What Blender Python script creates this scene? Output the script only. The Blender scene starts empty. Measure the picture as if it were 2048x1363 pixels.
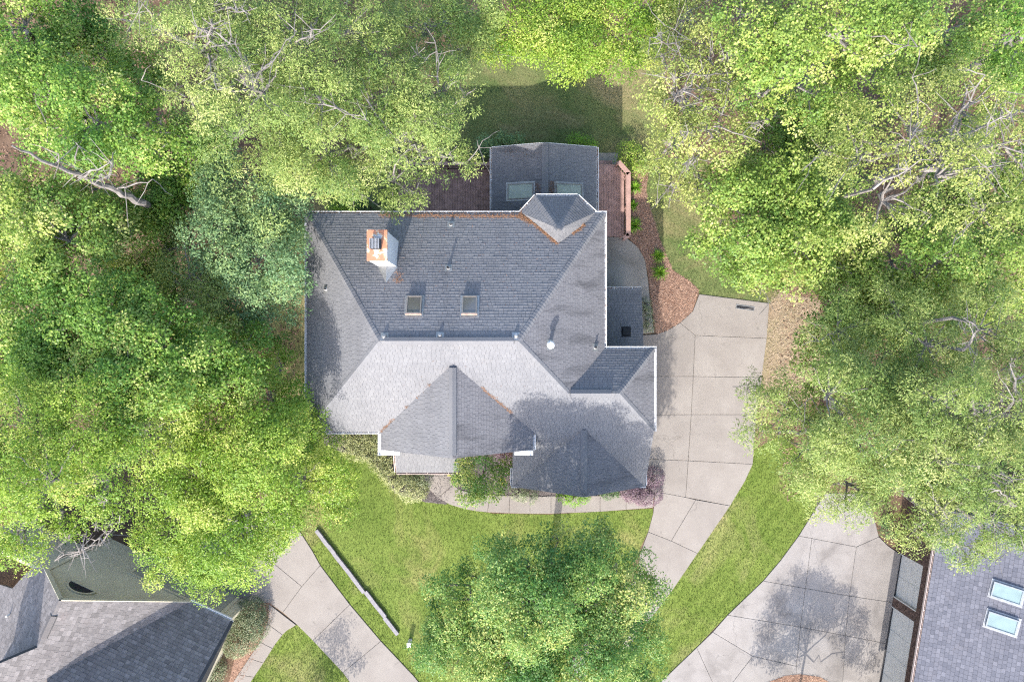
import bpy, math, random
import numpy as np
from mathutils import Vector, Matrix

# ------------------------------------------------------------------ camera, light, exposure
scene = bpy.context.scene
col = scene.collection
CAM_H = 38.0                      # drone height; 24 mm equivalent lens looking straight down
FPX = 1365.0                      # focal length in photograph pixels
cam_data = bpy.data.cameras.new("camera")
cam_data.lens = 24.0; cam_data.sensor_width = 36.0
cam_data.clip_start = 0.5; cam_data.clip_end = 900.0
cam = bpy.data.objects.new("camera", cam_data); col.objects.link(cam)
cam.location = (0, 0, CAM_H); cam.rotation_euler = (0, 0, 0)
scene.camera = cam

SUN_DIR = Vector((0.217, 1.0, -0.80)).normalized()      # direction the light travels
SUN_EL = math.asin(-SUN_DIR.z)
SUN_AZ = math.atan2(-SUN_DIR.x, -SUN_DIR.y)
world = bpy.data.worlds.new("World"); scene.world = world; world.use_nodes = True
wn = world.node_tree; wn.nodes.clear()
sky = wn.nodes.new("ShaderNodeTexSky"); sky.sky_type = 'NISHITA'; sky.sun_disc = False
sky.sun_elevation = SUN_EL; sky.sun_rotation = SUN_AZ % (2 * math.pi)
sky.air_density = 1.0; sky.dust_density = 2.2; sky.ozone_density = 1.0
bg = wn.nodes.new("ShaderNodeBackground"); bg.inputs[1].default_value = 0.15
wo = wn.nodes.new("ShaderNodeOutputWorld")
wn.links.new(sky.outputs[0], bg.inputs[0]); wn.links.new(bg.outputs[0], wo.inputs[0])
sun_data = bpy.data.lights.new("sun", 'SUN'); sun_data.energy = 2.0; sun_data.angle = math.radians(0.5)
sun_data.color = (1.0, 0.955, 0.88)
sun = bpy.data.objects.new("sun", sun_data); col.objects.link(sun)
sun.rotation_euler = SUN_DIR.to_track_quat('-Z', 'Y').to_euler(); sun.location = (-10, -40, 60)
vs = scene.view_settings
vs.view_transform = 'Standard'; vs.look = 'None'; vs.gamma = 1.0; vs.use_curve_mapping = False
vs.exposure = 2.30
scene.cycles.filter_width = 1.2; scene.cycles.use_denoising = False
scene.cycles.max_bounces = 8; scene.cycles.transmission_bounces = 6; scene.cycles.diffuse_bounces = 4

random.seed(7); RNG = np.random.default_rng(11)

# ------------------------------------------------------------------ helpers
def P(px, py, h=0.0):
    """photograph pixel + height above ground -> world point"""
    k = (CAM_H - h) / FPX
    return Vector(((px - 1024.0) * k, (681.5 - py) * k, h))

class Plane:
    def __init__(self, a, b, c):
        self.o = Vector(a); n = (Vector(b) - self.o).cross(Vector(c) - self.o).normalized()
        if n.z < 0: n = -n
        self.n = n
    def at(self, px, py):
        d = Vector(((px - 1024) / FPX, (681.5 - py) / FPX, -1.0)); o = Vector((0, 0, CAM_H))
        t = (self.o - o).dot(self.n) / d.dot(self.n)
        return o + d * t
    def z(self, x, y):
        return self.o.z - (self.n.x * (x - self.o.x) + self.n.y * (y - self.o.y)) / self.n.z

def root_of(o):
    while o is not None and o.parent is not None: o = o.parent
    return o

def tag(o, label=None, cat=None, group=None, kind=None):
    if label: o["label"] = label
    if cat: o["category"] = cat
    if group: o["group"] = group
    if kind: o["kind"] = kind
    return o

def empty(name, loc, label, cat, group=None):
    o = bpy.data.objects.new(name, None); col.objects.link(o)
    o.empty_display_size = 0.3; o.location = loc
    return tag(o, label, cat, group)

def obj(name, verts, faces, mat, parent=None, kind=None):
    off = root_of(parent).location if parent is not None else Vector((0, 0, 0))
    me = bpy.data.meshes.new(name)
    me.from_pydata([tuple(Vector(v) - off) for v in verts], [], faces)
    me.update()
    if mat: me.materials.append(mat)
    o = bpy.data.objects.new(name, me); col.objects.link(o)
    if parent is not None: o.parent = parent
    if kind: o["kind"] = kind
    return o

def np_mesh(name, V, nper, mat, parent=None, tint=None, kind=None):
    """V: (n*nper,3) array, consecutive nper vertices form a face"""
    off = np.array(root_of(parent).location) if parent is not None else np.zeros(3)
    V = (V - off).astype(np.float32)
    nv = len(V); nf = nv // nper
    me = bpy.data.meshes.new(name)
    me.vertices.add(nv); me.vertices.foreach_set("co", V.ravel())
    me.loops.add(nv); me.loops.foreach_set("vertex_index", np.arange(nv, dtype=np.int32))
    me.polygons.add(nf); me.polygons.foreach_set("loop_start", np.arange(0, nv, nper, dtype=np.int32))
    if tint is not None:
        a = me.attributes.new("tint", 'FLOAT', 'FACE'); a.data.foreach_set("value", tint.astype(np.float32))
    me.update(calc_edges=True)
    me.materials.append(mat)
    o = bpy.data.objects.new(name, me); col.objects.link(o)
    if parent is not None: o.parent = parent
    if kind: o["kind"] = kind
    return o

class MB:
    def __init__(self): self.v = []; self.f = []
    def add(self, verts, faces):
        b = len(self.v); self.v += [Vector(x) for x in verts]; self.f += [tuple(i + b for i in f) for f in faces]
        return self
    def box(self, c, ax, ay, az):
        """centre and three half-axis vectors"""
        c = Vector(c); ax = Vector(ax); ay = Vector(ay); az = Vector(az); p = []
        for sz in (-1, 1):
            for sx, sy in ((-1, -1), (1, -1), (1, 1), (-1, 1)): p.append(c + ax * sx + ay * sy + az * sz)
        f = [(3, 2, 1, 0), (4, 5, 6, 7), (0, 1, 5, 4), (1, 2, 6, 5), (2, 3, 7, 6), (3, 0, 4, 7)]
        return self.add(p, f)
    def aabb(self, x0, x1, y0, y1, z0, z1):
        return self.box(((x0 + x1) / 2, (y0 + y1) / 2, (z0 + z1) / 2), ((x1 - x0) / 2, 0, 0), (0, (y1 - y0) / 2, 0), (0, 0, (z1 - z0) / 2))
    def bar(self, a, b, w, h, up=(0, 0, 1)):
        a = Vector(a); b = Vector(b); d = (b - a); up = Vector(up)
        s = d.cross(up)
        if s.length < 1e-6: s = Vector((1, 0, 0))
        s.normalize(); u = s.cross(d).normalized()
        return self.box((a + b) / 2, d / 2, s * (w / 2), u * (h / 2))
    def prism(self, poly, z0, z1):
        n = len(poly)
        area = sum(poly[i][0] * poly[(i + 1) % n][1] - poly[(i + 1) % n][0] * poly[i][1] for i in range(n))
        if area < 0: poly = poly[::-1]
        v = [(p[0], p[1], z0) for p in poly] + [(p[0], p[1], z1) for p in poly]
        f = [tuple(range(n))[::-1], tuple(range(n, 2 * n))] + [(i, (i + 1) % n, n + (i + 1) % n, n + i) for i in range(n)]
        return self.add(v, f)
    def slabpoly(self, pts, n, t):
        """polygon in space, extruded by t against its normal n"""
        pts = [Vector(p) for p in pts]; m = len(pts); nn = Vector((0, 0, 0))
        for i in range(m): nn += pts[i].cross(pts[(i + 1) % m])
        if nn.dot(n) < 0: pts = pts[::-1]
        v = pts + [p - n * t for p in pts]
        f = [tuple(range(m)), tuple(range(m, 2 * m))[::-1]] + [(i, m + i, m + (i + 1) % m, (i + 1) % m) for i in range(m)]
        return self.add(v, f)
    def tube(self, pts, rad, seg=6):
        pts = [Vector(p) for p in pts]; b = len(self.v); n = len(pts)
        for i, p in enumerate(pts):
            d = (pts[min(i + 1, n - 1)] - pts[max(i - 1, 0)]).normalized()
            s = d.cross(Vector((0.13, 0.9, 0.31)))
            if s.length < 1e-4: s = d.cross(Vector((1, 0, 0)))
            s.normalize(); u = d.cross(s)
            for k in range(seg):
                a = 2 * math.pi * k / seg
                self.v.append(p + (s * math.cos(a) + u * math.sin(a)) * rad[i])
        for i in range(n - 1):
            for k in range(seg):
                k2 = (k + 1) % seg
                self.f.append((b + i * seg + k, b + i * seg + k2, b + (i + 1) * seg + k2, b + (i + 1) * seg + k))
        self.f.append(tuple(b + (n - 1) * seg + k for k in range(seg)))
        return self
    def lathe(self, c, prof, seg=14, axis=(0, 0, 1)):
        c = Vector(c); q = Vector((0, 0, 1)).rotation_difference(Vector(axis)); b = len(self.v)
        for r, z in prof:
            for k in range(seg):
                a = 2 * math.pi * k / seg
                self.v.append(c + q @ Vector((r * math.cos(a), r * math.sin(a), z)))
        for i in range(len(prof) - 1):
            for k in range(seg):
                k2 = (k + 1) % seg
                self.f.append((b + i * seg + k, b + i * seg + k2, b + (i + 1) * seg + k2, b + (i + 1) * seg + k))
        self.f.append(tuple(b + (len(prof) - 1) * seg + k for k in range(seg)))
        return self
    def build(self, name, mat, parent=None, kind=None):
        return obj(name, self.v, self.f, mat, parent, kind)

# ------------------------------------------------------------------ materials
def lin(r, g, b): return (r, g, b, 1.0)
def sc(c, k): return (c[0] * k, c[1] * k, c[2] * k, 1.0)
class NT:
    def __init__(self, name):
        self.m = bpy.data.materials.new(name); self.m.use_nodes = True
        self.t = self.m.node_tree; self.t.nodes.clear()
        self.out = self.n("ShaderNodeOutputMaterial")
    def n(self, typ, **kw):
        nd = self.t.nodes.new(typ)
        for k, v in kw.items(): setattr(nd, k, v)
        return nd
    def l(self, a, b): self.t.links.new(a, b)
    def pos(self, scale=(1, 1, 1)):
        g = self.n("ShaderNodeNewGeometry"); mp = self.n("ShaderNodeMapping")
        mp.inputs["Scale"].default_value = scale
        self.l(g.outputs["Position"], mp.inputs["Vector"]); return mp.outputs[0]
    def noise(self, vec, scale, detail=4, rough=0.6, dist=0.0):
        nd = self.n("ShaderNodeTexNoise"); nd.inputs["Scale"].default_value = scale
        nd.inputs["Detail"].default_value = detail; nd.inputs["Roughness"].default_value = rough
        nd.inputs["Distortion"].default_value = dist
        self.l(vec, nd.inputs["Vector"]); return nd.outputs[0]
    def ramp(self, fac, stops):
        r = self.n("ShaderNodeValToRGB"); e = r.color_ramp.elements
        while len(e) < len(stops): e.new(0.5)
        for i, (p, c) in enumerate(stops): e[i].position = p; e[i].color = c
        self.l(fac, r.inputs[0]); return r.outputs[0]
    def val(self, fac, a, b, lo=0.0, hi=1.0):
        r = self.n("ShaderNodeMapRange"); r.inputs[1].default_value = a; r.inputs[2].default_value = b
        r.inputs[3].default_value = lo; r.inputs[4].default_value = hi
        self.l(fac, r.inputs[0]); return r.outputs[0]
    def mix(self, fac, a, b, mode='MIX'):
        m = self.n("ShaderNodeMix", data_type='RGBA', blend_type=mode)
        if isinstance(fac, float): m.inputs[0].default_value = fac
        else: self.l(fac, m.inputs[0])
        for s, x in ((6, a), (7, b)):
            if isinstance(x, tuple): m.inputs[s].default_value = x
            else: self.l(x, m.inputs[s])
        return m.outputs[2]
    def attr(self, name):
        a = self.n("ShaderNodeAttribute"); a.attribute_name = name; return a.outputs["Fac"]
    def bsdf(self, color, rough=0.8, spec=0.3, bump=None, bstr=0.3, bdist=0.02, metal=0.0):
        p = self.n("ShaderNodeBsdfPrincipled")
        if isinstance(color, tuple): p.inputs["Base Color"].default_value = color
        else: self.l(color, p.inputs["Base Color"])
        if isinstance(rough, float): p.inputs["Roughness"].default_value = rough
        else: self.l(rough, p.inputs["Roughness"])
        p.inputs["Specular IOR Level"].default_value = spec; p.inputs["Metallic"].default_value = metal
        if bump is not None:
            b = self.n("ShaderNodeBump"); b.inputs["Strength"].default_value = bstr; b.inputs["Distance"].default_value = bdist
            self.l(bump, b.inputs["Height"]); self.l(b.outputs[0], p.inputs["Normal"])
        return p
    def done(self, p):
        self.l(p.outputs[0], self.out.inputs[0]); return self.m

def plain(name, c, rough=0.7, spec=0.3, var=0.12, scale=6.0, bump=0.15, metal=0.0):
    if (c[0] < .7 and not name.startswith('white')) or name.startswith('olive') or name.startswith('cream'): c = sc(c, .58)
    t = NT(name); v = t.pos(); f = t.noise(v, scale, 5)
    c2 = tuple(x * (1 - var * 2.2) for x in c[:3]) + (1,); c1 = tuple(min(1, x * (1 + var)) for x in c[:3]) + (1,)
    cc = t.ramp(f, [(0.3, c2), (0.7, c1)])
    return t.done(t.bsdf(cc, rough, spec, t.noise(v, scale * 8, 3), bump, 0.01, metal))

def shingle_mat(name, dark, light, stain, streak_axis=None, warm=None, flat=.66):
    av = tuple((a + b) / 2 for a, b in zip(dark, light)); dark = tuple(a * (1 - flat) + b * flat for a, b in zip(dark, av)); light = tuple(a * (1 - flat) + b * flat for a, b in zip(light, av))
    dark = sc(dark, .58); light = sc(light, .58); stain = sc(stain, .57); warm = sc(warm, .57) if warm else None
    t = NT(name); v = t.pos(); tint = t.attr("tint")
    c = t.ramp(tint, [(0.0, dark), (0.55, tuple((a + b) / 2 for a, b in zip(dark, light))), (1.0, light)])
    g = t.noise(v, 55.0, 2, 0.7)
    c = t.mix(t.val(g, 0.3, 0.7, 0.0, 0.35), c, tuple(x * 0.55 for x in dark[:3]) + (1,))
    big = t.noise(t.pos((1, 1, 1)), 0.45, 5, 0.65)
    c = t.mix(t.val(big, 0.5, 0.75, 0.0, 0.35), c, stain)
    if streak_axis:
        s = t.noise(t.pos(streak_axis), 1.0, 5, 0.6)
        c = t.mix(t.val(s, 0.50, 0.68, 0.0, 0.62 if streak_axis[0] < 1 else 0.22), c, stain)
    if warm:
        s = t.noise(v, 1.3, 5, 0.7)
        c = t.mix(t.val(s, 0.58, 0.8, 0.0, 0.5), c, warm)
    return t.done(t.bsdf(c, 0.92, 0.15, g, 0.5, 0.01))

def concrete_mat(name, a, b, stain, sscale=0.35, samt=0.5):
    a = sc(a, .365); b = sc(b, .355); stain = sc(stain, .36)
    t = NT(name); v = t.pos(); n1 = t.noise(v, 0.8, 6, 0.65); n2 = t.noise(v, 14.0, 5, 0.7); n3 = t.noise(v, sscale, 6, 0.62, 0.6)
    c = t.ramp(n1, [(0.3, a), (0.7, b)])
    c = t.mix(t.val(n2, 0.3, 0.7, 0.0, 0.22), c, tuple(x * 0.6 for x in a[:3]) + (1,))
    c = t.mix(t.val(n3, 0.48, 0.72, 0.0, samt), c, stain)
    oi = t.n("ShaderNodeObjectInfo")                      # each pour cured to its own tone
    c = t.mix(t.val(oi.outputs["Random"], 0.0, 1.0, 0.0, 0.22), c, tuple(x * 0.62 for x in a[:3]) + (1,))
    wv = t.n("ShaderNodeVectorMath", operation='ADD'); nd = t.n("ShaderNodeTexNoise"); nd.inputs["Scale"].default_value = 1.6; nd.inputs["Detail"].default_value = 4
    t.l(v, nd.inputs["Vector"]); sv = t.n("ShaderNodeVectorMath", operation='SCALE'); sv.inputs[3].default_value = 0.9
    t.l(nd.outputs[1], sv.inputs[0]); t.l(v, wv.inputs[0]); t.l(sv.outputs[0], wv.inputs[1])
    vo = t.n("ShaderNodeTexVoronoi", feature='DISTANCE_TO_EDGE'); vo.inputs["Scale"].default_value = 0.23; t.l(wv.outputs[0], vo.inputs["Vector"])
    crack = t.val(vo.outputs["Distance"], 0.0, 0.006, 1.0, 0.0)
    cm = t.n("ShaderNodeMath", operation='MULTIPLY'); t.l(crack, cm.inputs[0]); t.l(t.val(t.noise(v, 0.16, 2), 0.48, 0.58, 0.0, 0.4), cm.inputs[1])
    c = t.mix(cm.outputs[0], c, tuple(x * 0.35 for x in a[:3]) + (1,))
    blot = t.noise(v, 2.6, 3, 0.5)
    c = t.mix(t.val(blot, 0.66, 0.78, 0.0, 0.45), c, tuple(x * 0.55 for x in stain[:3]) + (1,))
    sp = t.noise(v, 60.0, 2, 0.5)
    c = t.mix(t.val(sp, 0.66, 0.72, 0.0, 0.25), c, tuple(x * 0.5 for x in a[:3]) + (1,))
    return t.done(t.bsdf(c, 0.85, 0.25, n2, 0.25, 0.01))

def grass_mat(name, g1, g2, dry, dry_lo, dry_hi, stripes=None):
    g1 = sc(g1, .72); g2 = sc(g2, .72); dry = sc(dry, .72)
    t = NT(name); v = t.pos()
    n1 = t.noise(v, 0.55, 5, 0.6, 0.4); n2 = t.noise(v, 9.0, 4, 0.7); n3 = t.noise(v, 0.22, 5, 0.62, 0.8); n4 = t.noise(v, 30.0, 3, 0.7)
    c = t.ramp(n1, [(0.32, g1), (0.68, g2)])
    c = t.mix(t.val(n3, dry_lo, dry_hi, 0.0, 0.85), c, dry)
    c = t.mix(t.val(n2, 0.35, 0.65, 0.0, 0.45), c, tuple(x * 0.5 for x in g1[:3]) + (1,))
    c = t.mix(t.val(n4, 0.5, 0.7, 0.0, 0.4), c, tuple(min(1, x * 1.5) for x in g2[:3]) + (1,))
    if stripes:
        w = t.n("ShaderNodeTexWave"); w.inputs["Scale"].default_value = stripes[0]; w.inputs["Distortion"].default_value = 1.2
        w.inputs["Detail"].default_value = 1.0
        mp = t.n("ShaderNodeMapping"); mp.inputs["Rotation"].default_value = (0, 0, stripes[1])
        t.l(v, mp.inputs["Vector"]); t.l(mp.outputs[0], w.inputs["Vector"])
        c = t.mix(t.val(w.outputs[1], 0.2, 0.8, 0.0, 0.13), c, tuple(min(1, x * 1.5) for x in g2[:3]) + (1,))
    return t.done(t.bsdf(c, 0.9, 0.1, n4, 0.6, 0.03))

def leaf_mat(name, stops, trans=0.42, tboost=1.25, rough=0.5):
    stops = [(p, sc(cc, 1.24)) for p, cc in stops]
    t = NT(name); tint = t.attr("tint")
    c = t.ramp(tint, [(p, cc) for p, cc in stops])
    n = t.noise(t.pos(), 0.7, 3, 0.6)
    c = t.mix(t.val(n, 0.35, 0.7, 0.0, 0.35), c, stops[0][1])
    p = t.bsdf(c, rough, 0.35)
    tr = t.n("ShaderNodeBsdfTranslucent")
    tc = t.mix(1.0, c, (tboost, tboost * 1.0, tboost * 0.7, 1), 'MULTIPLY'); t.l(tc, tr.inputs[0])
    ms = t.n("ShaderNodeMixShader"); ms.inputs[0].default_value = trans
    t.l(p.outputs[0], ms.inputs[1]); t.l(tr.outputs[0], ms.inputs[2])
    t.l(ms.outputs[0], t.out.inputs[0]); return t.m

def glass_mat(name, c, rough=0.08):
    t = NT(name); v = t.pos(); n = t.noise(v, 3.0, 4)
    cc = t.ramp(n, [(0.3, tuple(x * 0.8 for x in c[:3]) + (1,)), (0.7, c)])
    p = t.bsdf(cc, rough, 0.6); p.inputs["Coat Weight"].default_value = 0.6
    return t.done(p)

MAT = {}
MAT['shingle'] = shingle_mat('roof_shingle_grey', lin(.19, .19, .203), lin(.318, .318, .328), lin(.125, .125, .133), streak_axis=(1.3, .22, .3), warm=lin(.26, .245, .24))
MAT['shingle_streak_shade'] = shingle_mat('roof_shingle_streaked_shade', lin(.18, .175, .19), lin(.30, .295, .305), lin(.085, .085, .092), streak_axis=(0.35, 1.7, 0.35))  # algae streaks; whole tone also darkened to deepen the east slopes' shade
MAT['shingle_dark'] = MAT['shingle']
MAT['shingle_brown'] = shingle_mat('neighbour_shingle_brown', lin(.18, .165, .16), lin(.39, .355, .345), lin(.13, .11, .11), warm=lin(.25, .20, .19), flat=.25)
MAT['shingle_slate'] = shingle_mat('neighbour_shingle_slate', lin(.13, .135, .165), lin(.26, .26, .30), lin(.12, .115, .13), warm=lin(.22, .2, .21), flat=.3)
MAT['deckboard'] = plain('roof_underlay', lin(.10, .10, .105), 0.9, 0.1)
MAT['white'] = plain('white_trim_paint', lin(.56, .56, .56), 0.5, 0.3, 0.06, 2.0, 0.03)
MAT['wall'] = plain('pale_stucco', lin(.55, .54, .51), 0.85, 0.2, 0.05, 3.0, 0.2)
MAT['concrete'] = concrete_mat('driveway_concrete', lin(.505, .445, .395), lin(.64, .575, .515), lin(.375, .33, .30))
MAT['concrete_old'] = concrete_mat('stained_driveway_concrete', lin(.52, .47, .435), lin(.69, .635, .595), lin(.28, .25, .23), 0.42, 0.9)
MAT['concrete_dirty'] = concrete_mat('mossy_patio_concrete', lin(.62, .56, .49), lin(.86, .78, .69), lin(.40, .35, .28), 0.5, 0.85)
MAT['joint'] = plain('joint_soil', lin(.12, .105, .085), 0.95, 0.1)
MAT['block'] = plain('retaining_block', lin(.34, .32, .335), 0.9, 0.15, 0.1, 5.0, 0.4)
MAT['grass'] = grass_mat('lawn_green', lin(.11, .165, .030), lin(.19, .245, .055), lin(.33, .28, .12), 0.52, 0.75)
MAT['grass_back'] = grass_mat('lawn_thin_back', lin(.10, .145, .045), lin(.185, .205, .08), lin(.32, .25, .135), 0.47, 0.64)
MAT['grass_lush'] = grass_mat('lawn_lush', lin(.105, .16, .026), lin(.185, .235, .052), lin(.34, .29, .14), 0.50, 0.70, (0.45, 0.65))
MAT['straw'] = grass_mat('pine_straw', lin(.25, .14, .095), lin(.38, .245, .175), lin(.42, .28, .19), 0.5, 0.75)
MAT['tan'] = grass_mat('tan_dry_ground', lin(.26, .19, .12), lin(.38, .29, .20), lin(.24, .23, .11), 0.5, 0.7)
MAT['mulch'] = grass_mat('dark_bark_mulch', lin(.10, .085, .08), lin(.17, .145, .14), lin(.2, .17, .16), 0.5, 0.75)
MAT['litter'] = grass_mat('woodland_leaf_litter', lin(.10, .062, .04), lin(.19, .125, .085), lin(.24, .17, .11), 0.45, 0.7)
MAT['deck'] = plain('stained_deck_board', lin(.50, .315, .27), 0.75, 0.25, 0.16, 3.0, 0.3)
MAT['deck_dark'] = plain('weathered_deck_board', lin(.50, .30, .25), 0.8, 0.25, 0.2, 3.0, 0.3)
MAT['rail'] = plain('stained_rail_timber', lin(.50, .31, .255), 0.7, 0.25, 0.1, 3.0, 0.2)
MAT['bark'] = plain('grey_bark', lin(.31, .28, .26), 0.9, 0.1, 0.25, 4.0, 0.8)
MAT['bark_dark'] = plain('brown_bark', lin(.15, .12, .095), 0.9, 0.1, 0.25, 4.0, 0.8)
MAT['metal'] = plain('galvanised_metal', lin(.5, .5, .5), 0.45, 0.5, 0.12, 6.0, 0.05, 0.6)
MAT['lead'] = plain('dark_vent_metal', lin(.045, .045, .05), 0.6, 0.4)
MAT['black'] = plain('black_plastic', lin(.02, .02, .024), 0.6, 0.3)
MAT['bronze'] = plain('bronze_skylight_frame', lin(.30, .27, .24), 0.45, 0.4, 0.1)
MAT['glass_dark'] = glass_mat('tinted_skylight_glass', lin(.095, .088, .08), 0.15)
MAT['glass_pale'] = glass_mat('frosted_skylight_glass', lin(.26, .29, .25), 0.3)
MAT['glass_mint'] = glass_mat('pale_blue_skylight_glass', lin(.175, .24, .23), 0.25)
MAT['glass_black'] = glass_mat('dark_window_glass', lin(.02, .025, .035), 0.05)
MAT['olive'] = plain('olive_siding_paint', sc(lin(.55, .49, .36), 1.5), 0.75, 0.2, 0.05, 1.5, 0.05)
MAT['olive_door'] = plain('taupe_garage_door', lin(.50, .48, .40), 0.7, 0.2, 0.05, 1.5, 0.05)
MAT['door_white'] = plain('cream_garage_door', lin(.72, .685, .65), 0.7, 0.2, 0.04, 2.0, 0.05)
MAT['brick'] = plain('brown_brick', lin(.18, .115, .095), 0.9, 0.15, 0.35, 9.0, 0.4)
MAT['mortar'] = plain('grey_mortar', lin(.32, .29, .27), 0.95, 0.1)
MAT['gutter_pink'] = plain('almond_gutter', lin(.62, .50, .45), 0.5, 0.3, 0.06)
MAT['needle'] = plain('fallen_pine_needles', lin(.40, .215, .12), 0.85, 0.15, 0.3, 20.0)
MAT['dryleaf'] = plain('fallen_brown_leaves', lin(.30, .17, .11), 0.85, 0.15, 0.35, 20.0)
# rusty chimney chase cover: a sheet of grey metal with a rust bloom of its own shape
def rust_mat():
    t = NT('rusted_chase_cover'); v = t.pos(); n = t.noise(v, 3.2, 4, 0.6, 0.5)
    c = t.ramp(n, [(0.40, lin(.33, .33, .35)), (0.45, lin(.42, .36, .24)), (0.49, lin(.34, .15, .085)), (0.8, lin(.29, .115, .06))])
    return t.done(t.bsdf(c, 0.6, 0.4, n, 0.1))
MAT['rust'] = rust_mat()

LEAF = {}  # palest tree leaf stops are whitened to paint in a sky sheen
LEAF['willow'] = leaf_mat('willow_oak_leaf', [(0.0, lin(.075, .135, .030)), (0.5, lin(.175, .232, .058)), (0.8, lin(.275, .315, .095)), (1.0, lin(.37, .38, .15))])
LEAF['gum'] = leaf_mat('sweetgum_leaf', [(0.0, lin(.055, .13, .018)), (0.5, lin(.125, .218, .032)), (0.8, lin(.235, .31, .06)), (1.0, lin(.40, .41, .14))])
LEAF['gum2'] = leaf_mat('sweetgum_fresh_leaf', [(0.0, lin(.075, .145, .025)), (0.5, lin(.17, .245, .044)), (0.8, lin(.28, .33, .078)), (1.0, lin(.42, .42, .15))])
LEAF['lime'] = leaf_mat('elm_lime_leaf', [(0.0, lin(.08, .16, .014)), (0.5, lin(.175, .262, .032)), (0.8, lin(.28, .335, .06)), (1.0, lin(.40, .41, .12))])
LEAF['yellow'] = leaf_mat('yellow_green_leaf', [(0.0, lin(.10, .145, .032)), (0.5, lin(.21, .25, .062)), (1.0, lin(.37, .37, .125))])
LEAF['teal'] = leaf_mat('blue_green_leaf', [(0.0, lin(.07, .14, .062)), (0.5, lin(.13, .205, .085)), (1.0, lin(.25, .31, .10))], 0.38)
LEAF['front'] = leaf_mat('maple_mixed_leaf', [(0.0, lin(.05, .13, .028)), (0.45, lin(.11, .20, .042)), (0.7, lin(.24, .30, .075)), (1.0, lin(.44, .42, .14))])
LEAF['dark'] = leaf_mat('dark_green_leaf', [(0.0, lin(.025, .055, .02)), (0.5, lin(.05, .10, .03)), (1.0, lin(.11, .165, .045))], 0.25)
LEAF['bright'] = leaf_mat('bright_shrub_leaf', [(0.0, lin(.08, .18, .012)), (0.5, lin(.14, .26, .022)), (1.0, lin(.24, .34, .05))])
LEAF['varieg'] = leaf_mat('variegated_leaf', [(0.0, lin(.06, .075, .035)), (0.4, lin(.15, .175, .07)), (0.7, lin(.30, .30, .12)), (1.0, lin(.48, .45, .28))], 0.2)
LEAF['varieg_dark'] = leaf_mat('dark_variegated_leaf', [(0.0, lin(.035, .055, .025)), (0.5, lin(.09, .12, .05)), (1.0, lin(.36, .36, .23))], 0.2)
LEAF['purple'] = leaf_mat('purple_leaf', [(0.0, lin(.045, .028, .038)), (0.5, lin(.115, .07, .09)), (1.0, lin(.24, .17, .20))], 0.2)
LEAF['goldgreen'] = leaf_mat('golden_leaf', [(0.0, lin(.18, .19, .02)), (1.0, lin(.46, .42, .05))])
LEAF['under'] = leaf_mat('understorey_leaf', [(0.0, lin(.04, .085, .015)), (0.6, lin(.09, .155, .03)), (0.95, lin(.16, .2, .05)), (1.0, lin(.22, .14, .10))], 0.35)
def blade_mat(name, a, b):
    t = NT(name); c = t.ramp(t.attr("tint"), [(0.0, sc(a, .72)), (1.0, sc(b, .72))])
    return t.done(t.bsdf(c, 0.8, 0.15))
BLADE = {
    'green': blade_mat('grass_blade_green', lin(.09, .15, .022), lin(.25, .28, .08)),
    'back': blade_mat('grass_blade_thin', lin(.085, .125, .04), lin(.30, .27, .13)),
    'lush': blade_mat('grass_blade_lush', lin(.09, .15, .018), lin(.25, .28, .07)),
    'straw': blade_mat('straw_needle', lin(.17, .085, .06), lin(.52, .35, .26)),
    'tan': blade_mat('tan_straw', lin(.22, .16, .10), lin(.56, .44, .32)),
    'litter': blade_mat('litter_leaf', lin(.08, .045, .03), lin(.34, .22, .15)),
    'dark': blade_mat('mulch_chip', lin(.05, .04, .04), lin(.24, .21, .20)),
}

# ------------------------------------------------------------------ shingled planes
def clip_rect(poly, u0, u1, v0, v1):
    for ax, lim, sgn in ((0, u0, 1), (0, u1, -1), (1, v0, 1), (1, v1, -1)):
        if not poly: return []
        out = []; n = len(poly)
        for i in range(n):
            a = poly[i]; b = poly[(i + 1) % n]
            da = (a[ax] - lim) * sgn; db = (b[ax] - lim) * sgn
            if da >= 0: out.append(a)
            if (da >= 0) != (db >= 0):
                t = da / (da - db); out.append((a[0] + (b[0] - a[0]) * t, a[1] + (b[1] - a[1]) * t))
        poly = out
    return poly

def poly_area(p):
    return 0.5 * sum(p[i][0] * p[(i + 1) % len(p)][1] - p[(i + 1) % len(p)][0] * p[i][1] for i in range(len(p)))

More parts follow.
